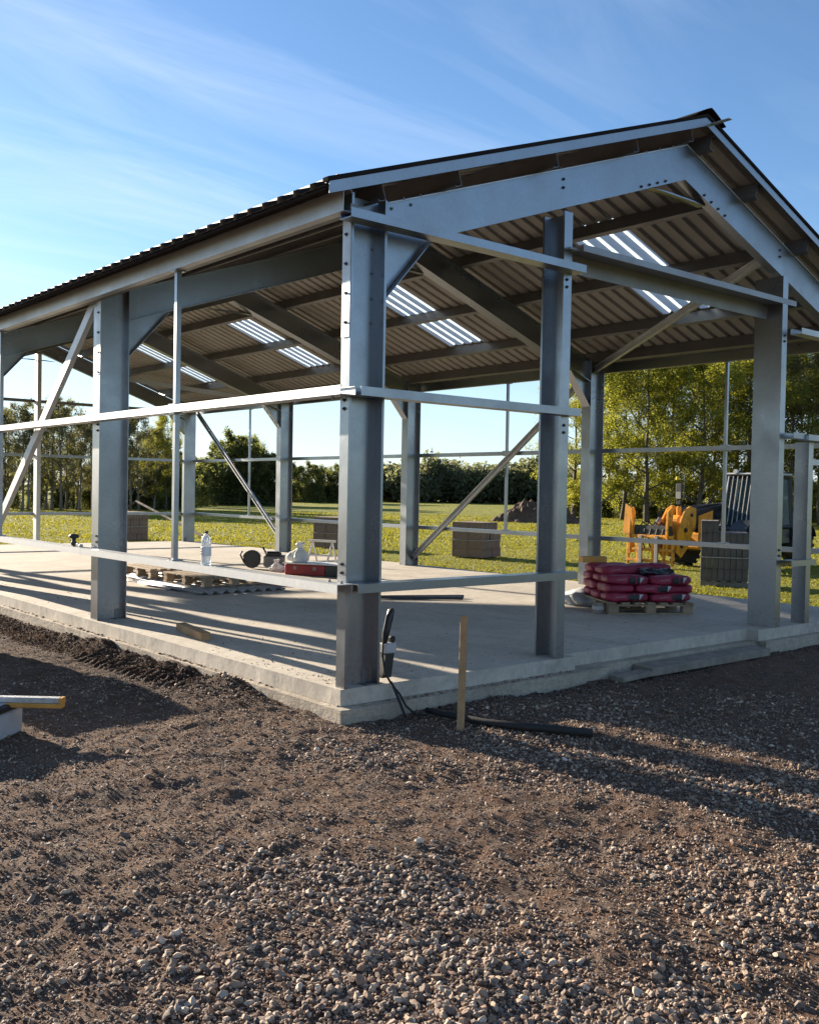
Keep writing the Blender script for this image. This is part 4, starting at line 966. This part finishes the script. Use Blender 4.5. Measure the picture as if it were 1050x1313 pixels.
# heap of dug earth out in the field
rn = np.random.default_rng(9); nn = 46; hx, hy = pol(694, 57)
gu, gv = np.meshgrid(np.linspace(-1, 1, nn), np.linspace(-1, 1, nn)); rad = np.sqrt((gu*0.95)**2+gv**2)
hgt = np.clip(1-rad**1.6, 0, 1)*1.25*(0.75+0.5*fbm(gu, gv, 2.0, 3, 30))+np.clip(1-rad, 0, 1)**0.3*0.8*fbm(gu, gv, 7, 3, 31)
V = np.stack([hx+gu.ravel()*2.9*r0.x+gv.ravel()*2.2*r0.y*-1, hy+gu.ravel()*2.9*r0.y+gv.ravel()*2.2*r0.x, -0.32+np.maximum(hgt, 0).ravel()], 1)
ii = (np.arange(nn-1)[:, None]*nn+np.arange(nn-1)[None]).ravel(); F = np.stack([ii, ii+1, ii+nn+1, ii+nn], 1)
tag(link('earth_heap', meshnp('earth_heap', V, F, 'heap_soil', False)), 'low heap of dark dug earth out on the grass field', 'earth heap')

# ------------------------------------------------------------------ telehandler, facing the building
tel = thing('telehandler', 'yellow and black telehandler with lattice fork carriage parked on the grass', 'vehicle', (17.3, 7.45, -0.26), math.pi)
# local: x forward, y left (picture right), z up
def tp(name, mb, mat, parent=tel, smooth=False): return mb.obj(name, mat, parent, smooth)
mb = MB(); mb.bbox((-1.7,-0.62,0.45), (1.25,0.62,0.95), 0.04); mb.bbox((-1.75,-0.75,0.55), (-0.9,0.55,1.25), 0.08); mb.bbox((0.9,-0.55,0.35), (1.35,0.55,0.85), 0.04); tp('chassis', mb, 'machine_black')
mb = MB(); mb.bbox((-1.35,-0.98,0.70), (0.15,-0.58,1.28), 0.06); mb.bbox((-1.3,-0.99,0.95), (-0.1,-0.985,1.2), 0.002); tp('engine_cover', mb, 'yellow_paint')
for sx_ in (-1.15, 1.0):
    for sy_ in (-1, 1):
        wl = link('wheel', None, tel, (sx_, sy_*0.84, 0.5)); 
        tm = MB(); tm.lathe([(0.30,-0.16),(0.46,-0.17),(0.50,-0.12),(0.50,0.12),(0.46,0.17),(0.30,0.16)], 28, axis='Y')
        for q in range(18):
            t = 2*math.pi*q/18; M = Matrix.Rotation(t, 4, 'Y'); tm.box((-0.04,-0.17,0.49), (0.04,-0.01,0.53), 0, M); M = Matrix.Rotation(t+0.17, 4, 'Y'); tm.box((-0.04,0.01,0.49), (0.04,0.17,0.53), 0, M)
        tp('tyre', tm, 'black_rubber', wl); rm = MB(); rm.lathe([(0.06,-0.10),(0.29,-0.12),(0.30,-0.15),(0.30,0.15),(0.29,0.12),(0.06,0.10)], 20, axis='Y'); tp('rim', rm, 'yellow_paint', wl)
for sx_ in (-1.15, 1.0):
    for sy_ in (-1, 1):
        mb = MB()
        for q in range(7):
            t0_ = R(20+q*20); t1_ = R(40+q*20); a = (sx_+0.60*math.cos(t0_), 0.5+0.60*math.sin(t0_)); b_ = (sx_+0.60*math.cos(t1_), 0.5+0.60*math.sin(t1_)); y0_, y1_ = sorted((sy_*0.64, sy_*1.04))
            mb.add([(a[0],y0_,a[1]),(b_[0],y0_,b_[1]),(b_[0],y1_,b_[1]),(a[0],y1_,a[1]),(a[0],y0_,a[1]+0.02),(b_[0],y0_,b_[1]+0.02),(b_[0],y1_,b_[1]+0.02),(a[0],y1_,a[1]+0.02)], [(0,3,2,1),(4,5,6,7),(0,1,5,4),(2,3,7,6),(1,2,6,5),(3,0,4,7)])
        tp('mudguard', mb, 'machine_black')
# cab on the left side
cab = link('cab', None, tel, (0, 0, 0))
CY0, CY1 = -0.10, 0.98
def bar(mb, a, b_, s=0.035): 
    d = (Vector(b_)-Vector(a)).normalized(); o_ = d.orthogonal().normalized(); q = d.cross(o_); mb.extr([(-s,-s),(s,-s),(s,s),(-s,s)], a, b_, o_, q)
mb = MB(); fr = {'fl':(0.62,CY1), 'fr':(0.62,CY0), 'rl':(-0.62,CY1), 'rr':(-0.62,CY0)}
top = {'fl':(0.36,CY1-0.06), 'fr':(0.36,CY0+0.04), 'rl':(-0.58,CY1-0.06), 'rr':(-0.58,CY0+0.04)}
for k in fr: bar(mb, (*fr[k], 0.95), (*top[k], 2.12))
for a, b_ in (('fl','fr'),('fr','rr'),('rr','rl'),('rl','fl')): bar(mb, (*top[a], 2.12), (*top[b_], 2.12)); bar(mb, (*fr[a], 0.95), (*fr[b_], 0.95))
tp('cab_frame', mb, 'machine_black', cab)
mb = MB(); mb.bbox((-0.66,CY0-0.02,2.155), (0.46,CY1+0.0,2.21), 0.03); tp('cab_roof', mb, 'grey_plastic', cab)
mb = MB(); mb.bbox((-0.62,CY0+0.02,0.55), (0.62,CY1-0.02,0.93), 0.03); mb.bbox((-0.45,0.3,0.95), (-0.2,0.75,1.55), 0.05); tp('cab_base', mb, 'machine_black', cab)
def pane(name, q): 
    mb = MB(); q = [Vector(p_) for p_ in q]; nrm = (q[1]-q[0]).cross(q[2]-q[0]).normalized()*0.006
    mb.add(q+[p_-nrm for p_ in q], [(0,1,2,3),(7,6,5,4),(0,4,5,1),(1,5,6,2),(2,6,7,3),(3,7,4,0)]); tp(name, mb, 'cab_glass', cab)
pane('windscreen', [(0.62,CY0+0.04,0.99),(0.62,CY1-0.04,0.99),(0.37,CY1-0.09,2.08),(0.37,CY0+0.08,2.08)])
pane('door_glass', [(0.58,CY1,0.99),(-0.58,CY1,0.99),(-0.55,CY1-0.06,2.08),(0.33,CY1-0.06,2.08)])
pane('side_glass', [(-0.58,CY0,1.3),(0.52,CY0,1.3),(0.34,CY0+0.04,2.08),(-0.55,CY0+0.04,2.08)])
gd = link('windscreen_guard', None, cab, (0, 0, 0))
for i in range(9):
    y_ = CY0+0.06+(CY1-CY0-0.12)*i/8; mb = MB(); bar(mb, (0.68,y_,0.97), (0.43,y_,2.13), 0.011); mb.obj('brace' if False else 'guard_bar', 'steel_worn', cab)
bpy.data.objects.remove(gd)
# boom on the right, nose down to the carriage
mb = MB(); mb.extr([(-0.15,-0.17),(0.15,-0.17),(0.15,0.17),(-0.15,0.17)], (-1.6,-0.34,1.52), (1.55,-0.34,1.16), (0,1,0), (0,0,1)); tp('boom', mb, 'machine_black')
mb = MB(); mb.bbox((-1.2,-0.485,1.33),(-0.4,-0.48,1.5),0.002); mb.extr([(-0.11,-0.125),(0.11,-0.125),(0.11,0.125),(-0.11,0.125)], (1.5,-0.34,1.18), (1.95,-0.34,1.10), (0,1,0), (0,0,1)); tp('inner_boom', mb, 'yellow_paint')
hose = link('hydraulic_hoses', None, tel); bpy.data.objects.remove(hose)
for q in range(4):
    mb = MB(); o_ = 0.05*q; mb.tube([(0.4,-0.42+o_,1.47),(1.0,-0.42+o_,1.43),(1.5,-0.44+o_,1.40-0.02*q),(1.9,-0.46+o_,1.30),(2.12,-0.46+o_,1.02),(2.2,-0.44+o_,0.8)], 0.016, 6); tp('hydraulic_hose', mb, 'black_rubber', smooth=True)
# nose casting: two cheek plates with a rounded top
def plate(mb, pts, y0_, y1_):
    n = len(pts); mb.add([(x_,y0_,z_) for x_, z_ in pts]+[(x_,y1_,z_) for x_, z_ in pts], [tuple(range(n-1,-1,-1)), tuple(range(n,2*n))]+[(i,(i+1)%n,n+(i+1)%n,n+i) for i in range(n)])
nose = [(1.72,1.30),(1.92,1.34),(2.06,1.28),(2.20,1.08),(2.30,0.78),(2.34,0.42),(2.18,0.30),(1.98,0.48),(1.86,0.72),(1.72,0.98)]
nose = [(2.03+(x_-2.03)*1.18, 0.80+(z_-0.80)*1.12) for x_, z_ in nose]
for y0_, y1_ in ((-0.64,-0.60), (-0.14,-0.10)):
    mb = MB(); plate(mb, nose, y0_, y1_); c_ = tp('boom_head', mb, 'yellow_paint'); mb = MB(); mb.cyl((2.08,y0_-0.03,0.86),(2.08,y1_+0.03,0.86),0.055,n=14); mb.cyl((2.22,y0_-0.03,0.5),(2.22,y1_+0.03,0.5),0.05,n=14); mb.cyl((1.85,y0_-0.03,1.2),(1.85,y1_+0.03,1.2),0.04,n=12); tp('pivot_pin', mb, 'machine_black', c_)
mb = MB(); mb.bbox((1.95,-0.60,0.55),(2.22,-0.14,1.20),0.09); mb.bbox((2.0,-0.5,1.1),(2.12,-0.42,1.42),0.02); mb.bbox((2.0,-0.34,1.1),(2.12,-0.26,1.40),0.02); tp('boom_head_block', mb, 'yellow_paint')
mb = MB(); mb.cyl((1.35,-0.34,0.92),(2.0,-0.34,0.78),0.055,n=12); mb.cyl((1.0,-0.34,1.0),(1.5,-0.34,0.89),0.075,n=12); tp('tilt_ram', mb, 'steel_worn', smooth=True)
# fork carriage with upright arms
car = link('fork_carriage', None, tel, (2.40, -0.62, 0))
cheek = [(-0.10,0.32),(0.10,0.28),(0.13,0.75),(0.10,1.28),(-0.02,1.36),(-0.10,1.24),(-0.03,0.8)]
for y_ in (-0.74, 0.30):
    mb = MB(); plate(mb, [(x_, z_) for x_, z_ in cheek], y_, y_+0.05); mb.cyl((0.0,y_-0.02,1.22),(0.0,y_+0.07,1.22),0.05,n=10); mb.cyl((0.02,y_-0.02,0.6),(0.02,y_+0.07,0.6),0.06,n=10); tp('side_arm', mb, 'yellow_paint', car)
mb = MB(); mb.extr([(0,0),(0.30,0.02),(0.24,0.62),(0.06,0.72)], (0.05,-0.90,0.72), (0.11,-0.90,0.72), (0,1,0), (0,0,1)); tp('deflector', mb, 'yellow_paint', car)
for z_ in (0.10, 0.36, 0.66):
    mb = MB(); mb.bbox((0.02,-0.80,z_),(0.10,0.50,z_+0.07),0.01); tp('cross_bar', mb, 'yellow_paint', car)
for y_ in (-0.80, -0.52, -0.1, 0.2, 0.44):
    mb = MB(); mb.bbox((0.03,y_,0.04),(0.095,y_+0.06,0.74),0.01); tp('upright', mb, 'yellow_paint', car)
for y_ in (-0.42, 0.02):
    mb = MB(); mb.bbox((0.105,y_,0.02),(0.155,y_+0.10,0.72),0.012); mb.bbox((0.155,y_,0.02),(1.15,y_+0.10,0.06),0.012); tp('fork', mb, 'steel_worn', car)
mb = MB(); mb.bbox((-0.02,-0.62,0.70),(0.06,0.40,0.95),0.02); tp('back_plate', mb, 'machine_black', car)
for y_ in (-0.55, 0.02):
    mb = MB(); mb.cyl((-0.35,y_+0.25,0.95),(-0.02,y_+0.25,0.55),0.035,n=10); mb.cyl((-0.5,y_+0.25,1.1),(-0.2,y_+0.25,0.76),0.055,n=10); tp('lift_ram', mb, 'steel_worn', car, True)
for q in range(5):
    mb = MB(); y_ = -0.50+0.17*q; mb.tube([(-0.25,y_,0.95),(-0.05,y_+0.05,1.02),(0.06,y_+0.02,0.86),(0.05,y_-0.06,0.58),(0.0,y_,0.40)],0.017,6); tp('hydraulic_hose', mb, 'black_rubber', car, True)
mir = MB(); mir.tube([(0.9,-0.7,1.0),(1.0,-0.95,1.35),(1.0,-1.02,1.75)],0.018,6); mir.bbox((0.98,-1.12,1.55),(1.03,-0.94,1.95),0.02); mir.bbox((0.97,-1.10,1.42),(1.03,-0.96,1.53),0.02); mm = tp('mirror', mir, 'machine_black')
mb = MB(); mb.bbox((1.032,-1.10,1.57),(1.036,-0.96,1.74),0.001); mb.bbox((1.0,-0.90,1.55),(1.015,-0.885,2.15),0.003); tp('mirror_glass', mb, 'steel_worn', mm)
mb = MB(); mb.lathe([(0.03,0),(0.05,0.01),(0.05,0.06),(0.03,0.09)],12,(1.0,-1.08,2.02)); tp('beacon', mb, 'beacon', mm)
mb = MB(); mb.extr([(0,0),(0.05,0),(0.05,0.46),(0,0.46)], (1.42,-0.20,0.72), (1.22,0.05,0.86), (0.6,0.4,0), (0.0,0,1)); tp('front_panel', mb, 'yellow_paint')
mb = MB(); mb.bbox((1.15,-0.6,0.40),(1.5,-0.1,0.80),0.05); tp('front_cover', mb, 'yellow_paint')
for y_ in (0.14, 0.86):
    mb = MB(); mb.cyl((0.66,y_,0.86),(0.72,y_,0.86),0.07,n=14); mb.cyl((0.40,y_,2.24),(0.47,y_,2.24),0.055,n=12); tp('work_lamp', mb, 'grey_plastic')

# ------------------------------------------------------------------ things on the slab
# corrugated sheets lying on the floor with two pallets on them
def corr(name, lx, ly, mat, label, loc, rz, nper):
    mb = MB(); n = nper*8; V = []; F = []
    for k, dz in ((0,0.004),(1,0)):
        for i in range(n+1):
            x_ = -lx/2+lx*i/n; z_ = 0.028+0.026*math.sin(2*math.pi*i/8)
            V += [(x_,-ly/2,z_+dz),(x_,ly/2,z_+dz)]
    o = 2*(n+1)
    for i in range(n): F += [(2*i,2*i+2,2*i+3,2*i+1),(o+2*i,o+2*i+1,o+2*i+3,o+2*i+2),(2*i,o+2*i,o+2*i+2,2*i+2),(2*i+1,2*i+3,o+2*i+3,o+2*i+1)]
    mb.add(V, F); ob = mb.obj(name, mat, None, True); ob.location = loc; ob.rotation_euler = (0,0,rz); return tag(ob, label, 'metal sheet', 'corrugated sheets on the floor')
corr('corrugated_sheet', 1.3, 1.7, 'galv_bright', 'bright corrugated metal sheet under the nearer floor pallet', (2.62, 6.55, 0), R(3), 8)
corr('corrugated_sheet', 1.0, 1.25, 'galv_bright', 'bright corrugated metal sheet under the farther floor pallet', (2.72, 8.0, 0), R(-4), 7)
for i, (lc, rz_, lb) in enumerate((((2.72, 6.62, 0.06), R(4), 'worn wooden pallet lying on the nearer corrugated sheet'), ((2.72, 8.02, 0.06), R(-3), 'worn wooden pallet lying on the farther corrugated sheet'))):
    make_pallet('wooden_pallet', 1.0, 1.05, 'timber_pallet', lb, lc, rz_)
rq = random.Random(12)
for q in range(7):
    mb = MB(); mb.extr([(0,0),(0.05,0),(0.05,0.004),(0.004,0.004),(0.004,0.04),(0,0.04)], (-0.45,0,0), (0.45,0,0), (0,1,0), (0,0,1)); o = mb.obj('steel_offcut', 'galv_bright')
    o.location = (2.2+0.14*q, 5.66+rq.uniform(-0.05,0.04), 0.0) if False else (2.02+rq.uniform(0,0.15), 6.0+q*0.34, 0.002); o.rotation_euler = (0,0,R(90)+rq.uniform(-0.35,0.35)); o.scale = (0.35,1,1)
    tag(o, '%s short bright steel offcut from the front beside the pallets' % ORD[q], 'offcut', 'steel offcuts beside the pallets')
# long timber lying behind, towards the column
mb = MB(); mb.bbox((-1.1,-0.05,0),(1.1,0.05,0.05),0.005); o = mb.obj('timber_length', 'timber_pallet'); o.location = (3.75, 6.0, 0); o.rotation_euler = (0,0,R(-52)); tag(o, 'brown timber length lying on the floor right of the pallets', 'timber')
# petrol cut-off saw
saw = thing('cut_off_saw', 'dark cut-off saw with round blade guard resting on the slab', 'saw', (4.95, 8.95, 0), R(-35))
mb = MB(); mb.bbox((0.0,-0.11,0.03),(0.36,0.11,0.24),0.03); mb.obj('engine_body', 'galv_dark', saw)
mb = MB(); mb.bbox((0.03,-0.10,0.22),(0.30,0.10,0.30),0.03); mb.obj('top_cover', 'black_plastic', saw)
mb = MB(); mb.lathe([(0.02,-0.006),(0.15,-0.004),(0.15,0.004),(0.02,0.006)],24,axis='Y',c=(-0.20,0.02,0.155)); mb.obj('blade', 'machine_black', saw)
mb = MB()
for q in range(8):
    a, b_ = R(20+q*18), R(38+q*18); mb.add([(-0.20+rr_*math.cos(t),yy_,0.155+rr_*math.sin(t)) for t in (a,b_) for rr_ in (0.155,0.165) for yy_ in (-0.035,0.06)], [(0,1,5,4),(2,6,7,3),(0,4,6,2),(1,3,7,5),(0,2,3,1),(4,5,7,6)])
    mb.add([(-0.20,0.06,0.155),(-0.20+0.165*math.cos(a),0.06,0.155+0.165*math.sin(a)),(-0.20+0.165*math.cos(b_),0.06,0.155+0.165*math.sin(b_))],[(0,1,2)])
mb.obj('blade_guard', 'black_plastic', saw)
mb = MB(); mb.tube([(0.05,0.0,0.26),(-0.02,0.0,0.36),(-0.02,0.14,0.36),(0.06,0.14,0.18)],0.014,8); mb.tube([(0.33,0,0.22),(0.46,0,0.22),(0.50,0,0.12),(0.36,0,0.06)],0.018,8); mb.tube([(-0.36,0.0,0.30),(-0.40,0,0.24),(-0.33,0,0.1)],0.015,6); mb.obj('handle', 'black_plastic', saw, True)
# red tool chest with a white bag, and small white trestle
RC = Vector((4.98, 7.62, 0)); rzc = R(-62)
ch = thing('tool_chest', 'low red metal tool chest with black end lying on the slab', 'tool chest', RC, rzc)
mb = MB(); mb.bbox((-0.34,-0.20,0.0),(0.38,0.20,0.17),0.012); mb.obj('case', 'red_paint', ch)
mb = MB(); mb.bbox((0.382,-0.202,0.0),(0.66,0.202,0.174),0.012); mb.obj('end_case', 'machine_black', ch)
mb = MB(); mb.bbox((-0.36,-0.22,0.176),(0.68,0.22,0.198),0.008); mb.obj('lid', 'white_plastic', ch)
for x_ in (-0.15, 0.2): mb = MB(); mb.box((x_-0.03,-0.206,0.09),(x_+0.03,-0.201,0.14)); mb.obj('latch', 'steel_worn', ch)
def crumple(name, sx_, sy_, sz_, seed, mat, label, cat, loc, rz, peak=0.0):
    v0, f0 = ico(3); rg = np.random.default_rng(seed); n = len(v0); k = rg.normal(0, 1, (14, 3)); k *= 2.6; ph = rg.uniform(0, 6.28, 14)
    d = 1+0.10*np.sin(v0@k.T+ph).sum(1)/1.3+0.09*np.abs(np.sin(v0@(k[:5].T*2.4)+ph[:5])).sum(1)
    v = v0*d[:, None]*np.array([sx_, sy_, sz_]); 
    if peak:   # gathered neck with a flared open top leaning over
        t = (v0[:, 2]+1)/2; az = np.arctan2(v0[:, 1], v0[:, 0]); rad = np.interp(t, [0, 0.25, 0.5, 0.68, 0.8, 1.0], [0.75, 1.0, 0.72, 0.30, 0.42, 0.62])*(1+0.16*np.sin(5*az+seed)+0.10*np.sin(11*az+7*t))*d**0.5
        flat = np.where(t > 0.7, 0.45, 1.0); v = np.stack([sx_*rad*np.cos(az)+0.35*peak*np.clip(t-0.6, 0, 1), sy_*rad*np.sin(az)*flat, t*(sz_*1.2+peak)*(1+0.12*np.sin(3*az+seed)*np.clip(t-0.5, 0, 1))], 1)
    v[:, 2] = np.maximum(v[:, 2], -sz_*0.55); v[:, 2] -= v[:, 2].min()
    o = link(name, meshnp(name, v, f0, mat, True), None, loc, (0, 0, rz)); return tag(o, label, cat)
c = RC+Vector((math.cos(rzc), math.sin(rzc), 0))*-0.18
crumple('plastic_bag', 0.17, 0.13, 0.09, 3, 'white_plastic', 'crumpled white plastic bag standing up on the red tool chest', 'bag', (c.x, c.y, 0.199), 0.4, 0.20)
crumple('plastic_bag', 0.12, 0.10, 0.08, 5, 'white_plastic', 'small crumpled white bag on the floor left of the tool chest', 'bag', (4.86, 8.42, 0.0), 0.4, 0.10)
crumple('rag', 0.30, 0.22, 0.085, 8, 'white_plastic', 'crumpled pale sheet lying on the slab left of the red bags', 'sheet', (5.72, 2.62, 0.0), 0.2)
crumple('rag', 0.13, 0.13, 0.10, 9, 'strap', 'twisted grey wrapping beside the crumpled pale sheet by the bag pallet', 'wrapping', (5.52, 2.32, 0.0), 0.9)
tb = thing('trestle', 'small white folding trestle standing behind the corner column', 'trestle', (6.55, 9.5, 0), R(20))
for y_ in (-0.22, 0.22):
    mb = MB(); mb.tube([(-0.16,y_,0.0),(0.0,y_,0.42),(0.16,y_,0.0)],0.02,6); mb.obj('leg', 'white_plastic', tb)
for z_ in (0.42, 0.16): mb = MB(); mb.cyl((0.0 if z_ > 0.3 else -0.10,-0.30,z_),(0.0 if z_ > 0.3 else -0.10,0.30,z_),0.022,n=8); mb.obj('bar', 'white_plastic', tb)
for i, (a, b_) in enumerate((((3.55,4.35),(4.55,3.55)), ((3.62,4.28),(4.72,3.72)))):
    mb = MB(); mb.cyl((*a,0.026),(*b_,0.026),0.022,n=8); tag(mb.obj('pipe', 'bolt_dark' if i == 0 else 'galv_dark'), ('black' if i == 0 else 'grey')+' pipe lying on the slab behind the corner column', 'pipe')
# timber offcut near the left edge
mb = MB(); mb.bbox((-0.36,-0.045,0),(0.36,0.045,0.075),0.004); o = mb.obj('timber_offcut', 'timber'); a = Vector((0.386,3.05,0)); b_ = Vector((0.27,2.36,0)); o.location = (a+b_)/2; o.rotation_euler = (0,0,math.atan2(b_.y-a.y,b_.x-a.x)); tag(o, 'sawn timber offcut lying on the slab near the second column', 'timber')
# bottle on the low rail
bt = thing('water_bottle', 'clear plastic water bottle standing on the low side rail', 'bottle', (-0.07, 1.74, 0.7345))
mb = MB(); pr = [(0.030,0.0),(0.040,0.006)]+[(0.041-0.0022*(i % 2), 0.02+0.0125*i) for i in range(14)]+[(0.040,0.20),(0.034,0.222),(0.022,0.243),(0.0135,0.252),(0.0135,0.262)]; mb.lathe(pr, 20); mb.obj('body', 'clear_plastic', bt, True)
mb = MB(); mb.lathe([(0.0155,0.258),(0.0155,0.276),(0.013,0.279)], 16); mb.obj('cap', 'black_plastic', bt)
mb = MB(); mb.lathe([(0.0418,0.075),(0.0422,0.08),(0.0422,0.145),(0.0418,0.15)], 20); mb.obj('label', 'white_plastic', bt, True)
for q in range(3): mb = MB(); mb.box((-0.0445,-0.012,0.088+0.02*q),(-0.0425,0.012,0.096+0.02*q)); mb.obj('print', 'print_black', bt)
# clamp on the low rail by the second column
cl = thing('rail_clamp', 'small black hand clamp set on the low rail left of the second column', 'clamp', (-0.07, 4.57, 0.7345))
mb = MB(); mb.lathe([(0.012,0.0),(0.03,0.012),(0.035,0.03),(0.02,0.055),(0.02,0.08),(0.045,0.085),(0.055,0.105),(0.04,0.125),(0.012,0.13)],14); mb.obj('knob', 'black_plastic', cl, True)
mb = MB(); mb.tube([(0,-0.03,0.02),(0,-0.11,0.03),(0,-0.16,0.008)],0.011,6); mb.obj('lever', 'black_plastic', cl, True)
mb = MB(); mb.bbox((-0.02,-0.20,0.0),(0.02,-0.155,0.03),0.005); mb.obj('jaw', 'grey_plastic', cl)
# corded hand tool leaning on the corner column
ht = thing('corded_tool', 'black corded hand tool with grey collar leaning against the corner column', 'power tool', (0.405, -0.06, 0.0))
mb = MB(); mb.extr([(-0.040,-0.035),(0.040,-0.035),(0.040,0.035),(-0.040,0.035)], (-0.025,0,0.04), (0.0,0,0.21), (1,0,0), (0,1,0)); mb.obj('body', 'machine_black', ht)
mb = MB(); mb.bbox((-0.05,-0.04,0.21),(0.06,0.04,0.285),0.008); mb.obj('collar', 'grey_plastic', ht)
mb = MB(); mb.bbox((0.012,-0.03,0.285),(0.062,0.03,0.33),0.012); mb.obj('trigger_block', 'black_plastic', ht)
mb = MB(); mb.tube([(-0.03,0,0.285),(-0.005,0,0.38),(0.018,0,0.46),(0.035,0,0.515),(0.038,0,0.53)],[0.024,0.026,0.028,0.026,0.012],10); mb.obj('handle', 'black_plastic', ht, True)
mb = MB(); mb.tube([(0.02,-0.02,0.528),(-0.03,-0.03,0.48),(-0.065,-0.04,0.36),(-0.075,-0.045,0.2),(-0.055,-0.05,0.08),(-0.02,-0.085,0.0),(0.0,-0.15,-0.06),(0.02,-0.20,-0.14),(0.06,-0.25,-0.19),(0.14,-0.30,-0.20)],0.008,6); mb.obj('cable', 'black_rubber', ht, True)
mb = MB(); mb.tube([(-0.03,-0.085,0.02),(-0.02,-0.11,-0.02),(-0.03,-0.20,-0.12),(-0.035,-0.26,-0.20)],0.011,6); mb.obj('cable', 'black_rubber', ht, True)
# stake
st = MB(); st.bbox((-0.02,-0.022,-0.15),(0.02,0.022,0.765),0.002)
o = st.obj('wooden_stake', 'timber'); o.location = (0.50,-0.74,-0.22); o.rotation_euler = (R(0.6),R(1.0),R(33)); tag(o, 'square wooden stake driven into the gravel by the slab corner', 'stake')
nb_ = MB(); nb_.cyl((0.022,-0.005,0.74),(0.034,-0.005,0.74),0.006,n=6); nb_.obj('nail', 'bolt_metal', o)
# black duct across the gravel
pts = [(0.62,-0.26,-0.19),(0.60,-0.42,-0.185),(0.62,-0.60,-0.18),(0.66,-0.82,-0.18),(0.76,-1.06,-0.175),(0.90,-1.28,-0.175),(1.02,-1.44,-0.18)]
mb = MB(); mb.tube(pts, [0.018,0.02,0.022,0.024,0.026,0.027,0.027], 12); du = mb.obj('black_duct', 'black_rubber', None, True); tag(du, 'length of black plastic duct lying on the gravel past the stake', 'duct')
# boards by the door threshold
def lay_board(a, b_, wd, th, z_, label, mat):
    a = Vector((*a, z_)); b_ = Vector((*b_, z_)); ln = (b_-a).length; mb = MB(); mb.bbox((-ln/2,-wd/2,0),(ln/2,wd/2,th),0.006); o = mb.obj('board', mat); o.name = 'scaffold_board'; o.location = (a+b_)/2; o.rotation_euler = (R(1.5),R(-0.6),math.atan2(b_.y-a.y,b_.x-a.x)); tag(o, label, 'board')
lay_board((3.22,-0.20), (5.08,-0.26), 0.22, 0.075, -0.215, 'long grey board lying along the door threshold', 'timber_grey')
lay_board((2.72,-0.30), (3.18,-0.27), 0.14, 0.045, -0.215, 'short grey board end left of the long threshold board', 'timber_grey')
# grey box with dark lid and a level laid on it
gb = thing('storage_box', 'pale grey box with black lid standing on the yard at the left edge', 'box', (-2.12, 0.86, -0.235), R(42))
mb = MB(); mb.bbox((-0.30,-0.15,0.0),(0.28,0.15,0.17),0.015); mb.obj('tub', 'grey_plastic', gb)
mb = MB(); mb.bbox((-0.315,-0.165,0.171),(0.295,0.165,0.215),0.012); mb.obj('lid', 'black_plastic', gb)
mb = MB(); mb.bbox((-0.29,-0.135,0.216),(0.26,0.135,0.224),0.003); mb.obj('lid_panel', 'strap', gb)
lv = thing('timber_batten', 'grey metal level with orange end lying across the box lid', 'level', (-2.02, 0.92, -0.010), R(-41))
mb = MB(); mb.bbox((-0.70,-0.03,0.0),(0.44,0.03,0.035),0.003); mb.obj('beam', 'galv_bright', lv); lv.name = 'spirit_level'
mb = MB(); mb.bbox((0.10,-0.034,-0.03),(0.46,0.034,-0.001),0.004); mb.obj('end_piece', 'orange_timber', lv)
mb = MB(); mb.bbox((0.441,-0.033,0.0),(0.465,0.033,0.036),0.003); mb.obj('end_cap', 'orange_timber', lv)
